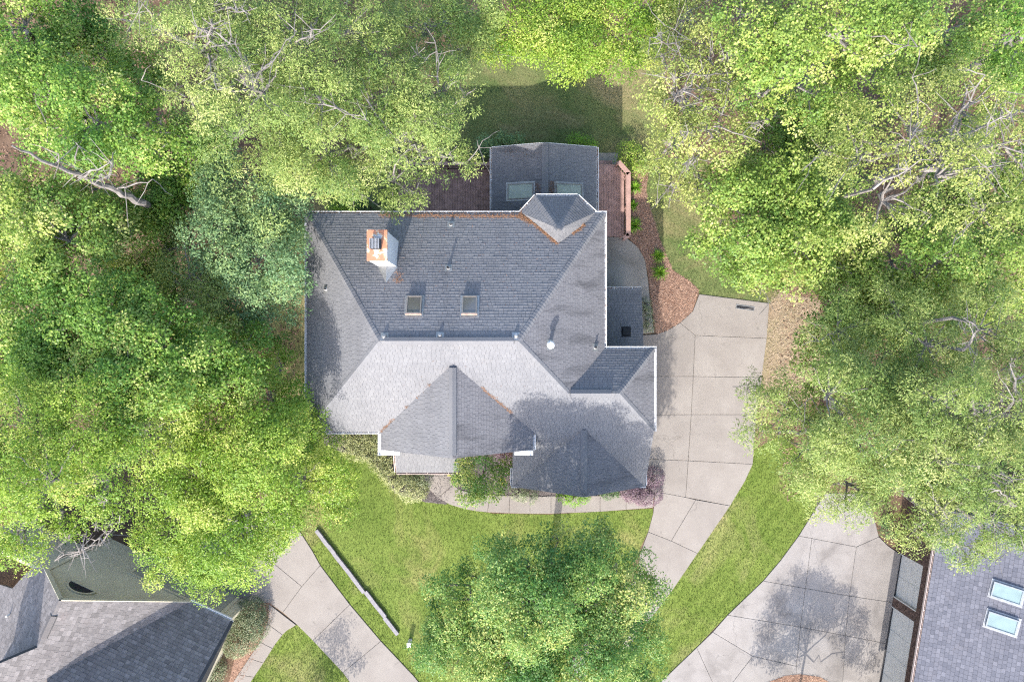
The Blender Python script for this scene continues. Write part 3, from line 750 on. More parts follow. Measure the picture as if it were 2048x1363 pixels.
# entry porch roof
p0 = Vector((-5.92, -4.66, 3.95)); p1 = Vector((-2.72, -4.66, 3.95)); p2 = Vector((-2.72, -6.72, 3.05)); p3 = Vector((-5.92, -6.72, 3.05))
porch = shingles([p0, p1, p2, p3], S_, H, deckname="porch_roof")
gutter(p3 + gz, p2 + gz, (0, -1, 0), H, MAT['gutter_pink']); gutter(p0 + gz + Vector((0, 0, -.02)), p3 + gz + Vector((0, 0, -.02)), (-1, 0, 0), H, MAT['gutter_pink'], debris=80, w=.10, straps=False); gutter(p2 + gz, p1 + gz, (1, 0, 0), H, MAT['gutter_pink'], debris=60, w=.10, straps=False)
for x in (-5.7, -2.95): MB().aabb(x - .1, x + .1, -6.5, -6.3, 0.0, 3.0).build("porch_post", MAT['white'], H)
MB().aabb(-5.8, -2.8, -6.5, -4.662, 0, .12).build("porch_floor", MAT['concrete'], H)
# east lean-to
e0 = Vector((3.852, 2.66, 2.9)); e1 = Vector((6.66, 2.66, 2.9)); e2 = Vector((6.66, -.758, 3.5)); e3 = Vector((3.852, -.758, 3.5))
lean = shingles([e0, e1, e2, e3], MAT['shingle_dark'], H, deckname="lean_to_roof")
pL = Plane(e0, e1, e2)
gutter(e0 + gz, e1 + gz, (0, 1, 0), H, debris=200)
MB().prism([(3.852, -.76), (6.35, -.76), (6.35, 2.35), (3.852, 2.35)], 0, 2.8).build("wall", MAT['wall'], H)
# sunroom
s0 = Vector((-1.02, 9.9, 3.1)); s1 = Vector((4.32, 9.9, 3.1)); sr0 = Vector((1.65, 9.9, 3.86)); sr1 = Vector((1.65, 5.47, 3.86)); s2 = Vector((4.32, 5.47, 3.1)); s3 = Vector((-1.02, 5.47, 3.1))
sunW = shingles([s0, s3, sr1, sr0], MAT['shingle_streak_shade'], H, deckname="sunroom_roof"); sunE = shingles([s1, sr0, sr1, s2], MAT['shingle_dark'], H, deckname="sunroom_roof")
ridge_vent(sr0 + Vector((0, -.01, 0)), sr1, .285, .285, H, S_, w=.165, t=.08, name="ridge_cap")
gutter(s3 + gz, s0 + gz, (-1, 0, 0), H, debris=300); gutter(s2 + gz, s1 + gz, (1, 0, 0), H, debris=200)
o = Vector((0, .014, -.09)); board(s0 + o, sr0 + o, .03, .16); board(sr0 + o, s1 + o, .03, .16)
MB().prism([(-.68, 5.462), (3.98, 5.462), (3.98, 9.55), (-.68, 9.55)], 0, 3.0).build("wall", MAT['wall'], H)
pSW = Plane(s0, s3, sr1); pSE = Plane(s1, sr0, sr1)

# skylights
def skylight(plane, corners, mat_f, mat_g, parent, curb=0.16, fw=0.045, sill=None, name="skylight"):
    c = [plane.at(*q) for q in corners]; n = plane.n
    ctr = sum(c, Vector((0, 0, 0))) / 4
    u = ((c[1] - c[0]) + (c[2] - c[3])) / 2; v = ((c[3] - c[0]) + (c[2] - c[1])) / 2
    hu = u.length / 2; u.normalize(); v = (v - u * v.dot(u)); hv = v.length / 2; v.normalize()
    k = (CAM_H - ctr.z - curb) / (CAM_H - ctr.z)
    m = MB(); mid = ctr + n * (curb / 2)
    for s in (-1, 1):
        m.box(mid + v * s * (hv - fw / 2), u * hu, v * (fw / 2), n * (curb / 2 + .02))
        m.box(mid + u * s * (hu - fw / 2), u * (fw / 2), v * (hv - fw), n * (curb / 2 + .019))
    f = m.build(name, mat_f, parent)
    MB().box(ctr + n * (curb - .03), u * (hu - fw), v * (hv - fw), n * .02).build("pane", mat_g, f)
    if sill: MB().box(ctr + n * (curb * .75) + v * (hv + .02), u * (hu + .03), v * .02, n * (curb * .3)).build("sill", sill, f)
    m = MB()                                   # step flashing round the curb
    for s in (-1, 1):
        m.box(ctr + v * s * (hv + .05) + n * .02, u * (hu + .1), v * .045, n * .012); m.box(ctr + u * s * (hu + .05) + n * .019, u * .045, v * hv, n * .012)
    m.build("flashing", MAT['metal'], f)
    return f
copper = plain('worn_copper_sill', lin(.58, .40, .32), 0.6, 0.3)
skylight(pN, [(815, 595), (845, 595), (842, 630), (813, 630)], MAT['bronze'], MAT['glass_dark'], H, sill=copper)
skylight(pN, [(926, 595), (955, 595), (953, 630), (924, 630)], MAT['bronze'], MAT['glass_dark'], H, sill=copper)
skylight(pSW, [(1016, 369), (1067, 366), (1066, 397), (1016, 399)], MAT['bronze'], MAT['glass_pale'], H, curb=0.07, fw=.035)
skylight(pSE, [(1112, 367), (1163, 369), (1163, 401), (1112, 399)], MAT['bronze'], MAT['glass_pale'], H, curb=0.07, fw=.035)

# chimney
cb = pN.at(793, 533); cx1 = cb.x; cy0 = cb.y; cht = CAM_H - FPX * cx1 / (773 - 1024.0)
kk = (CAM_H - cht) / FPX; cx0 = cx1 - 38 * kk; cy1 = cy0 + 59 * kk
ch = MB().aabb(cx0, cx1, cy0, cy1, pN.z(0, cy1) - .3, cht - .06).build("chimney", MAT['white'], H)
MB().aabb(cx0 - .03, cx1 + .03, cy0 - .03, cy1 + .03, cht - .06, cht).build("chase_cover", MAT['rust'], ch)
fx, fy = (cx0 + cx1) / 2 - .02, cy0 + (cy1 - cy0) * .52
m = MB(); m.aabb(fx - .2, fx + .2, fy - .2, fy + .2, cht, cht + .06)
for sx in (-1, 1):
    for sy in (-1, 1): m.aabb(fx + sx * .18 - .015, fx + sx * .18 + .015, fy + sy * .18 - .015, fy + sy * .18 + .015, cht + .06, cht + .42)
for i in range(5):
    z = cht + .1 + i * .065
    for sx in (-1, 1): m.box((fx + sx * .19, fy, z), (.012, 0, -.012), (0, .18, 0), (.004, 0, .02)); m.box((fx, fy + sx * .19, z), (.18, 0, 0), (0, .012, -.012), (0, .004, .02))
fl = m.build("flue_cap", MAT['lead'], ch)
m = MB()
for i in range(7): m.aabb(fx - .2 + i * .058, fx - .2 + i * .058 + .035, fy - .21, fy + .21, cht + .42, cht + .435)
m.build("grille", MAT['metal'], fl)
crick = pN.at(772, 558); cs = Vector(((cx0 + cx1) / 2, cy0, 0))      # metal saddle on the ridge side
q0 = Vector((cx0 - .05, cy0 - .002, pN.z(0, cy0) + .02)); q1 = Vector((cx1 + .05, cy0 - .002, pN.z(0, cy0) + .02)); q2 = Vector((cs.x, cy0 - .75, pN.z(0, cy0 - .75) + .015)); q3 = Vector((cs.x, cy0 - .002, pN.z(0, cy0) + .34))
obj("saddle", [q0, q1, q2, q3], [(0, 2, 3), (2, 1, 3), (0, 3, 1), (0, 1, 2)], MAT['metal'], ch)

# pipes and vents
def pipe(plane, px, py, h=0.35, r=0.05, mat=None, name="vent_pipe", collar=True):
    b = plane.at(px, py); m = MB(); m.lathe(b - Vector((0, 0, .05)), [(r, 0), (r, h), (r * .75, h), (r * .75, h - .06)], 12)
    o_ = m.build(name, mat or MAT['lead'], H)
    if collar:
        n = plane.n; u = n.cross(Vector((0, 1, 0))).normalized(); v = n.cross(u)
        f = MB().box(b + n * .014, u * (r + .11), v * (r + .13), n * .006)
        f.lathe(b, [(r + .06, .01), (r + .012, .13)], 12, n); f.build("flashing", MAT['metal'], o_)
    return o_
pipe(pN, 897, 536, .46); pipe(pN, 902, 449, .22); pipe(pW, 652, 578, .24, .04); pipe(pE, 1190, 694, .42)
pipe(pN, 769, 673, .10, .05); pipe(pN, 880, 671, .10, .05); pipe(pN, 1032, 672, .10, .05)
b = pE.at(1100, 689)
fv = MB().lathe(b - Vector((0, 0, .05)), [(.085, 0), (.085, .62), (.16, .62), (.17, .68), (.12, .78), (.03, .80)], 14).build("flue_pipe", MAT['white'], H)
n_ = pE.n; u_ = n_.cross(Vector((0, 1, 0))).normalized(); MB().box(b + n_ * .014, u_ * .2, n_.cross(u_) * .22, n_ * .006).build("flashing", MAT['metal'], fv)
bv = pL.at(1252, 663); MB().box(bv + pL.n * .08, Vector((.17, 0, 0)), pL.n.cross(Vector((1, 0, 0))) * .18, pL.n * .07).box(bv + pL.n * .015, Vector((.24, 0, 0)), pL.n.cross(Vector((1, 0, 0))) * .26, pL.n * .008).build("box_vent", MAT['black'], H)

# pine needles caught in the valleys
def line_litter(a, b, plane, n, w, mat=MAT['needle'], parent=H, ln=.12):
    t = RNG.random(n); s = RNG.normal(0, w, n); a = np.array(a); b = np.array(b); d = (b - a)[:2]; d = d / np.linalg.norm(d)
    X = a[0] + (b[0] - a[0]) * t - d[1] * s; Y = a[1] + (b[1] - a[1]) * t + d[0] * s
    Z = np.array([plane.z(x, y) for x, y in zip(X, Y)]) + .03 + RNG.random(n) * .03
    return needles_at(np.stack([X, Y, Z], 1), parent, mat, ln)
line_litter(Vector((.35, 5.85, 0)), TL, pN, 600, .09); line_litter(TL, TB, pN, 600, .05); line_litter(TR + Vector((.1, .1, 0)), TR.lerp(TB, .45), pN, 260, .05)
line_litter(Vector((-6.1, 5.75, 0)), Vector((.5, 5.72, 0)), pN, 900, .05)
for i, (t0, t1, n) in enumerate(((.0, .2, 90), (.36, .39, 14), (.52, .55, 8), (.68, .72, 12))):
    line_litter(onS(-6.02, yS).lerp(A1, t0), onS(-6.02, yS).lerp(A1, t1), pS, n, .04)
line_litter(A1.lerp(onS(.97, yS), .33), A1.lerp(onS(.97, yS), .72), pS, 220, .04)
line_litter(pSW.at(1074, 366), pSW.at(1074, 397), pSW, 160, .09, MAT['dryleaf'], ln=.07); line_litter(pSE.at(1104, 362), pSE.at(1104, 397), pSE, 300, .12, MAT['dryleaf'], ln=.07)
line_litter(pSW.at(1010, 300), pSW.at(1078, 300), pSW, 120, .2, MAT['dryleaf'], ln=.05)
line_litter(Vector((-6.5, 4.0, 0)), Vector((2.5, 4.4, 0)), pN, 70, .8, MAT['dryleaf'], ln=.09); line_litter(Vector((-4, 2.2, 0)), Vector((1.5, 2.6, 0)), pN, 40, .7, MAT['dryleaf'], ln=.09); line_litter(Vector((-5, -2, 0)), Vector((1.5, -2.2, 0)), pS, 26, .7, MAT['dryleaf'], ln=.08)
line_litter(Vector((-4.95, 3.0, 0)), Vector((-5.0, 2.5, 0)), pN, 60, .12)

# ------------------------------------------------------------------ decks
def deck(name, label, x0, x1, y0, y1, zf, mat, cut=None, loc=None):
    d = empty(name, ((x0 + x1) / 2, (y0 + y1) / 2, 0), label, "deck")
    bw = 0.138; n = int((x1 - x0) / bw); bw = (x1 - x0) / n
    for i in range(n):
        a = x0 + i * bw; yt = y1 - (max(0, (a + bw / 2) - cut) if cut else 0)
        MB().aabb(a + .004, a + bw - .006, y0 + random.uniform(-.005, .005), yt, zf - .03, zf + random.uniform(-.002, .002)).build("plank", mat, d)
    m = MB()
    for yy in np.arange(y0 + .1, y1, .6): m.aabb(x0 + .02, x1 - .02, yy - .02, yy + .02, zf - .2, zf - .034)
    m.build("joist_frame", MAT['deck_dark'], d)
    for x in (x0 + .1, x1 - .1):
        for y in (y0 + .1, (y0 + y1) / 2, y1 - .75): MB().aabb(x - .05, x + .05, y - .05, y + .05, 0, zf - .201).build("post", MAT['deck_dark'], d)
    return d
ZF = 0.75
dE = deck("timber_deck", "reddish timber deck with cap rail between sunroom and pine straw bed", 4.02, 6.12, 5.68, 9.62, ZF, MAT['deck'], cut=5.62)
rp = [Vector((5.66, 9.52, 0)), Vector((6.19, 8.92, 0)), Vector((6.19, 5.62, 0)), Vector((5.98, 5.45, 0))]
zt = ZF + .95
for i in range(3):
    a, b = rp[i], rp[i + 1]; d = (b - a).normalized(); L = (b - a).length
    MB().bar(a + Vector((0, 0, zt)) - d * (0.0 if i == 0 else .04), b + Vector((0, 0, zt)) + d * .04, .24, .045).build("cap_rail", MAT['rail'], dE)
    for zz in (ZF + .1, ZF + .82): MB().bar(a + Vector((0, 0, zz)), b + Vector((0, 0, zz)), .045, .09).build("rail", MAT['rail'], dE)
    if i == 2: continue
    n = int(L / .16)
    for k in range(n):
        q = a + d * (L * (k + .5) / n); MB().bar(q + Vector((0, 0, ZF + .145)) - d * .05, q + Vector((0, 0, ZF + .775)) + d * .05, .035, .045, up=(0, 1, 0.01)).build("baluster", MAT['rail'], dE)
for q in (rp[0], rp[1], rp[1].lerp(rp[2], .5), rp[2]): MB().aabb(q.x - .05, q.x + .05, q.y - .05, q.y + .05, 0, zt - .024).build("rail_post", MAT['rail'], dE)
MB().aabb(4.3, 5.5, 9.64, 9.92, .06, .40).build("step", MAT['deck_dark'], dE)
MB().bar((4.12, 9.78, zt - .1), (4.42, 9.78, zt - .1), .18, .04).build("cap_rail", MAT['rail'], dE); MB().aabb(4.22, 4.32, 9.73, 9.83, 0, zt - .122).build("rail_post", MAT['rail'], dE)
dW = deck("timber_deck", "dark weathered timber deck between sunroom and overhanging tree", -6.2, -.72, 5.50, 9.35, ZF, MAT['deck_dark'])
MB().bar((-6.2, 9.42, ZF + .9), (-.75, 9.42, ZF + .9), .16, .04).build("cap_rail", MAT['deck'], dW)
for zz in (ZF + .12, ZF + .8): MB().bar((-6.2, 9.42, zz), (-.75, 9.42, zz), .04, .09).build("rail", MAT['deck'], dW)
for i in range(34):
    x = -6.15 + i * .16; MB().aabb(x - .018, x + .018, 9.402, 9.438, ZF + .166, ZF + .754).build("baluster", MAT['deck'], dW)
for x in (-6.1, -3.5, -.85): MB().aabb(x - .05, x + .05, 9.47, 9.57, 0, ZF + .88).build("rail_post", MAT['deck'], dW)
MB().aabb(-1.25, -.75, 9.62, 9.85, ZF + .3, ZF + .36).box((-1.0, 9.735, (ZF + .3) / 2), (.05, 0, 0), (0, .08, 0), (0, 0, (ZF + .3) / 2)).build("bench_seat", MAT['rail'], dW)

# ------------------------------------------------------------------ west neighbour (olive siding, brown shingles)
LH = empty("neighbour_house", P(160, 1160, 0), "neighbour house with olive lap siding and brownish grey shingle roof", "house")
Bpk = Vector((-20.38, -11.9, 0)); dv = Vector((.909, -.417, 0)).normalized(); bv_ = Vector((-dv.y * -1, 0, 0))
bv_ = Vector((-.417, -.909, 0)).normalized()
def lw(s, h, back=0.0):            # point on the gable wall: s metres right of the peak, h up, back metres behind
    q = Bpk + dv * s + bv_ * back; return Vector((q.x, q.y, h))
wallpts = [lw(-2.2, 0), lw(6.3, 0), lw(6.3, 3.0), lw(4.1, 3.0), lw(0, 7.35), lw(-2.2, 5.6)]
MB().slabpoly(wallpts, -bv_, .2).build("gable_wall", MAT['olive'], LH)
shingles(wallpts, MAT['olive'], LH, exposure=.16, tab=9.0, butt=.014, jit=.001, name="lap_siding", normal=-bv_, stagger=False, gap=0.0, deck=False)
f = -bv_
def wbox(s0, s1, z0, z1, t0, t1, name, mat, par=LH): return MB().box(lw((s0 + s1) / 2, (z0 + z1) / 2) + f * ((t0 + t1) / 2), dv * ((s1 - s0) / 2), f * ((t1 - t0) / 2), Vector((0, 0, (z1 - z0) / 2))).build(name, mat, par)
gd = wbox(.55, 5.6, 0, 2.35, .02, .05, "garage_door", MAT['olive_door'])
for i in range(4): wbox(.6, 5.55, .06 + i * .57, .56 + i * .57, .052, .062, "panel", MAT['olive_door'], gd)
for a, b, z0, z1 in ((.38, .55, 0, 2.35), (5.6, 5.77, 0, 2.35), (.38, 5.77, 2.352, 2.52)): wbox(a, b, z0, z1, .02, .07, "door_trim", MAT['olive'])
for a, b in ((-2.2, -2.06), (6.16, 6.3)): wbox(a, b, 0, 3.0 if a > 0 else 5.5, .02, .05, "corner_board", MAT['olive'])
m = MB(); ring = []; N = 16; cz = 5.25; csx = -.25; rw = .66
arc = [(csx - rw * math.cos(math.pi * i / N), cz + rw * math.sin(math.pi * i / N)) for i in range(N + 1)]
ob = obj("fan_window", [lw(a, z) + f * .055 for a, z in arc] + [lw(a, z) + f * .0 for a, z in arc], [tuple(range(N + 1))] + [(i, i + N + 1, (i + 1) + N + 1, i + 1) for i in range(N)], MAT['glass_black'], LH)
m = MB()
for i in range(N):
    a = lw(*arc[i]) + f * .05; b = lw(*arc[i + 1]) + f * .05; m.bar(a, b, .09, .05, up=f)
m.bar(lw(csx - rw, cz) + f * .05, lw(csx + rw, cz) + f * .05, .05, .05, up=f); m.build("window_frame", MAT['olive'], ob)
pk = lw(0, 7.5, -.35); pSE_ = Plane(lw(0, 7.5), lw(0, 7.5, 3), lw(4.16, 3.14)); pNW_ = Plane(lw(0, 7.5), lw(0, 7.5, 3), lw(-2.1, 5.75))
BR = MAT['shingle_brown']
q_v0 = lw(4.16, 3.14, -.35); q_v1 = pSE_.at(95, 1355)
eL = lw(4.16, 3.14, -.35); eR = lw(6.45, 3.14, -.35)
pNE_ = Plane(eL, eR, q_v1)
k2 = pSE_.at(60, 1480); k1 = pSE_.at(-120, 1480); k0 = pSE_.at(-120, 1378)
rb = lw(0, 7.5, 1.95)
slA = shingles([pk, eL, q_v1, k2, k1, k0, pSE_.at(0, 1325), rb], BR, LH, exposure=.17, tab=.24)
n4 = pNE_.at(388, 1340); n5 = pNE_.at(330, 1480); n6 = pNE_.at(75, 1480)
slB = shingles([eL, eR, n4, n5, n6, q_v1], MAT['shingle_brown'], LH, exposure=.17, tab=.24)
eR2 = Vector((eR.x, eR.y, eR.z)) + bv_ * 4.6
slC = shingles([eR, eR2, n5], BR, LH, exposure=.17, tab=.24); shingles([eR, n5, n4], BR, LH, exposure=.17, tab=.24)
slD = shingles([pk, rb, pNW_.at(0, 1325), pNW_.at(-140, 1380), pNW_.at(-140, 1170), pNW_.at(0, 1168), pNW_.at(25, 1176), pNW_.at(56, 1142), lw(-2.3, pNW_.z(*lw(-2.3, 0, -.35)[:2]), -.35)], BR, LH, exposure=.17, tab=.24)
a, b = pSE_.at(0, 1325), pNW_.at(0, 1325); obj("step_wall", [rb, a, b, rb - Vector((0, 0, .1))], [(0, 1, 2, 3)], MAT['olive'], LH)
hip_caps(pk, rb, pSE_.n, pNW_.n, slA, BR, w=.16)
ridge_vent(pk + bv_ * .75, rb - bv_ * .45, .83, 1.05, LH, BR, w=.17, t=.07)
for a, b in ((pk, eL), (pk, lw(-2.3, pNW_.z(*lw(-2.3, 0, -.35)[:2]), -.35))): MB().bar(a + Vector((0, 0, -.12)) + f * .012, b + Vector((0, 0, -.12)) + f * .012, .04, .2).build("rake_board", MAT['olive'], LH)
gutter(eL + gz, eR + gz, f, LH, straps=False); gutter(eR + gz + Vector((0, 0, -.01)), eR2 + gz + Vector((0, 0, -.01)), dv, LH, straps=False)
# side and body walls below the roof
MB().slabpoly([lw(-2.2, 0), lw(-2.2, 5.55), lw(-2.2, 5.0, 8), lw(-2.2, 0, 8)], -dv, .15).build("wall", MAT['olive'], LH)
MB().slabpoly([lw(6.2, 0), lw(6.2, 2.95), lw(6.2, 2.95, 8), lw(6.2, 0, 8)], dv, .15).build("wall", MAT['olive'], LH)
wl = [lw(-2.25, 0, 1.0), lw(-7, 0, 1.0), lw(-7, 3.6, 1.0), lw(-2.25, 3.6, 1.0)]
MB().slabpoly(wl, f, .15).build("wall", MAT['olive'], LH); shingles(wl, MAT['olive'], LH, exposure=.16, tab=9.0, butt=.014, jit=.001, name="lap_siding", normal=f, stagger=False, gap=0, deck=False)
bp = pNW_.at(20, 1228); MB().lathe(bp - Vector((0, 0, .05)), [(.05, 0), (.05, .3), (.035, .3)], 10).build("vent_pipe", MAT['white'], LH)

# ------------------------------------------------------------------ east neighbour (brick garage, slate roof)
RH = empty("neighbour_house", P(1880, 1230, 0), "neighbour brick garage wing with dark slate coloured roof and two skylights", "house")
w0 = Vector((21.6, -11.79, 0)); w1 = Vector((20.43, -18.97, 0)); wd = (w1 - w0).normalized(); wf = Vector((-wd.y * -1, 0, 0)); wf = Vector((wd.y, -wd.x, 0))
if wf.x > 0: wf = -wf
def rw_(s, h, out=0.0): q = w0 + wd * s + wf * out; return Vector((q.x, q.y, h))
doors = [(.02, 2.45), (2.98, 7.86)]
segs = [(-3.0, .02), (2.45, 2.98), (7.86, 9.6)]
def rbox(s0, s1, z0, z1, t0, t1, name, mat, par=RH): return MB().box(rw_((s0 + s1) / 2, (z0 + z1) / 2) + wf * ((t0 + t1) / 2), wd * ((s1 - s0) / 2), wf * ((t1 - t0) / 2), Vector((0, 0, (z1 - z0) / 2))).build(name, mat, par)
DH = 2.15; WH = 3.45
mort = MB(); bm = MB(); rnd = random.Random(3); V = []; T = []
def wallbox(s0, s1, z0, z1): mort.box(rw_((s0 + s1) / 2, (z0 + z1) / 2) - wf * .1, wd * ((s1 - s0) / 2), wf * .1, Vector((0, 0, (z1 - z0) / 2)))
for s0, s1 in segs: wallbox(s0, s1, 0, DH)
wallbox(-3.0, 9.6, DH + .001, WH)
mort.build("brick_wall", MAT['mortar'], RH)
z = .01; r = 0; bh, bl, jt = .066, .20, .011
while z + bh < WH:
    for s0, s1 in (segs if z < DH else [(-3.0, 9.6)]):
        s = s0 - (bl / 2 if r % 2 else 0)
        while s < s1:
            a = max(s, s0); b = min(s + bl, s1)
            if b - a > .04: bm.box(rw_((a + b) / 2, z + bh / 2) + wf * .006, wd * ((b - a) / 2 - jt / 2), wf * rnd.uniform(.004, .008), Vector((0, 0, bh / 2)))
            s += bl
    z += bh + jt; r += 1
bm.build("brick", MAT['brick'], RH, "stuff")
for s0, s1 in doors:
    g = rbox(s0, s1, .02, DH, -.16, -.12, "garage_door", MAT['door_white'])
    for i in range(4):
        k = 2 if s1 - s0 < 3 else 4; w_ = (s1 - s0) / k
        for j in range(k): rbox(s0 + j * w_ + .05, s0 + (j + 1) * w_ - .05, .06 + i * .53, .5 + i * .53, -.118, -.108, "panel", MAT['door_white'], g)
    rbox(s0, s1, 0, .018, -.16, .02, "threshold_shade", MAT['lead'])  # threshold strip blackened to draw the shadow line below the door
    rbox(s0 - .0, s0 + .05, .02, DH, -.1, .012, "jamb", MAT['door_white']); rbox(s1 - .05, s1, .02, DH, -.1, .012, "jamb", MAT['door_white'])
MB().slabpoly([rw_(-3, 0), rw_(-3, WH), rw_(-3, WH, -9), rw_(-3, 0, -9)], -wd, .15).build("wall", MAT['mortar'], RH)
MB().slabpoly([rw_(9.6, 0), rw_(9.6, WH), rw_(9.6, WH, -9), rw_(9.6, 0, -9)], wd, .15).build("wall", MAT['mortar'], RH)
ea = rw_(-3.3, 3.6, .47); eb = rw_(9.9, 3.6, .47); ta = rw_(-3.3, 6.5, -5.5); tb = rw_(9.9, 6.5, -5.5)
slR = shingles([ea, eb, tb, ta], MAT['shingle_slate'], RH, exposure=.18, tab=.22); pR = Plane(ea, eb, tb)
sb = rw_(-3.3, 3.6, -11.5); sbb = rw_(9.9, 3.6, -11.5); shingles([ta, tb, sbb, sb], MAT['shingle_slate'], RH, exposure=.18, tab=.22)
gutter(ea + gz, eb + gz, wf, RH, MAT['gutter_pink'])
MB().slabpoly([rw_(-3.2, WH + .02, .44), rw_(9.8, WH + .02, .44), rw_(9.8, WH + .02, 0), rw_(-3.2, WH + .02, 0)], Vector((0, 0, 1)), .02).build("soffit", MAT['door_white'], RH)
frame_grey = plain('grey_skylight_frame', lin(.36, .40, .44), .4, .4)
skylight(pR, [(1987, 1160), (2046, 1179), (2041, 1210), (1980, 1190)], frame_grey, MAT['glass_mint'], RH, curb=.14, fw=.06)
skylight(pR, [(1977, 1219), (2036, 1239), (2031, 1270), (1970, 1250)], frame_grey, MAT['glass_mint'], RH, curb=.14, fw=.06)
bp = pR.at(1907, 1121); MB().lathe(bp - Vector((0, 0, .05)), [(.05, 0), (.05, .3), (.035, .3)], 10).build("vent_pipe", MAT['white'], RH)

# ------------------------------------------------------------------ small yard things
rwal = empty("retaining_wall", P(722, 1178, 0), "low grey block retaining wall between lawn and grass strip", "wall")
pa = P(632, 1060, .2); pb = P(727, 1186, .3); pc = P(796, 1269, .28)
def run(a, b, n, h, jogs):
    a = Vector((a.x, a.y, 0)); b = Vector((b.x, b.y, 0)); d = (b - a).normalized(); s = Vector((d.y, -d.x, 0)); L = (b - a).length
    for i in range(n):
        j = s * jogs[i % len(jogs)] if jogs else Vector((0, 0, 0)); c0 = a + d * (L * i / n) + j; c1 = a + d * (L * (i + 1) / n) + j
        MB().bar(c0 + d * .003 + Vector((0, 0, h)), c1 - d * .003 + Vector((0, 0, h)), .20 + random.uniform(-.01, .01), .07).build("cap_stone", MAT['block'], rwal)
        MB().bar(c0 + d * .002 + Vector((0, 0, (h - .036) / 2)), c1 - d * .002 + Vector((0, 0, (h - .036) / 2)), .18, h - .036).build("wall_block", MAT['block'], rwal)
run(pa, pb, 8, .17, [0, .008, -.006, .01, 0, -.008]); run(pb + Vector((.06, .05, 0)), pc, 5, .15, [0, .012, .0, .05, .05])
po = P(821, 1279, 0)
post = empty("marker_post", po, "short white square marker post on the front lawn", "post")
m = MB(); m.aabb(po.x - .09, po.x + .09, po.y - .09, po.y + .09, 0, .62); m.build("shaft", MAT['white'], post)
MB().aabb(po.x - .11, po.x + .11, po.y - .11, po.y + .11, .62, .66).build("cap", MAT['white'], post)
dg = P(1490, 615, .05); dr = empty("drain_grate", Vector((dg.x, dg.y, .05)), "long dark trench drain grate in the driveway corner", "drain")
ux = (P(1508, 618) - P(1472, 613)).normalized(); uy = Vector((-ux.y, ux.x, 0))
m = MB(); c = Vector((dg.x, dg.y, .055))
for s in (-1, 1): m.box(c + uy * s * .1, ux * .52, uy * .02, Vector((0, 0, .012))); m.box(c + ux * s * .5, ux * .02, uy * .08, Vector((0, 0, .012)))
m.build("frame", MAT['metal'], dr)
MB().box(c - Vector((0, 0, .002)), ux * .48, uy * .08, Vector((0, 0, .004))).build("channel", MAT['black'], dr)
for i in range(9): MB().box(c + ux * (-.44 + i * .11) + Vector((0, 0, .006)), ux * .012, uy * .08, Vector((0, 0, .003))).build("bar", MAT['lead'], dr)

# ------------------------------------------------------------------ foliage
def unit(a): return a / np.maximum(1e-9, np.linalg.norm(a, axis=1, keepdims=True))

LEAFSHAPE = {  # length, width, leaves per tip, sprig radius, tips per m2
    'willow': (.13, .036, 12, .17, 15), 'gum': (.12, .085, 9, .19, 15), 'gum2': (.12, .085, 9, .19, 15), 'lime': (.10, .055, 10, .19, 16),
    'yellow': (.11, .065, 9, .20, 13), 'teal': (.11, .056, 10, .17, 15), 'front': (.105, .06, 10, .18, 13), 'dark': (.08, .05, 9, .12, 24),
    'bright': (.08, .05, 9, .12, 22), 'varieg': (.06, .036, 9, .10, 38), 'varieg_dark': (.055, .034, 9, .09, 44), 'purple': (.05, .036, 9, .09, 50), 'goldgreen': (.07, .036, 8, .1, 28), 'under': (.14, .085, 6, .20, 8)}

def leaf_faces(tips, nrm_, typ, rng, tbase, scale=1.0):
    L, W, per, sp, _ = LEAFSHAPE[typ]; L *= scale; W *= scale; sp *= scale
    n = len(tips) * per
    c = np.repeat(tips, per, 0); nb = np.repeat(nrm_, per, 0)
    sn = unit(nb + rng.normal(0, .42, (n, 3)))
    r = rng.normal(0, 1, (n, 3)); a = unit(r - sn * (r * sn).sum(1, keepdims=True)); b = np.cross(sn, a)
    ln = L * (0.65 + .6 * rng.random((n, 1))); wd_ = W * (.7 + .55 * rng.random((n, 1)))
    p = c + a * (sp * np.sqrt(rng.random((n, 1)))) + sn * rng.normal(0, .03, (n, 1))
    droop = np.zeros((n, 3)); droop[:, 2] = -.22 * ln[:, 0]
    v0 = p; v1 = p + a * ln * .45 + b * wd_ * .5 + sn * wd_ * .14; v2 = p + a * ln + droop; v3 = p + a * ln * .45 - b * wd_ * .5 + sn * wd_ * .14
    V = np.stack([v0, v1, v2, v3], 1).reshape(-1, 3)
    t = np.clip(np.repeat(tbase, per) + rng.normal(0, .17, n), 0, 1)
    return V, t

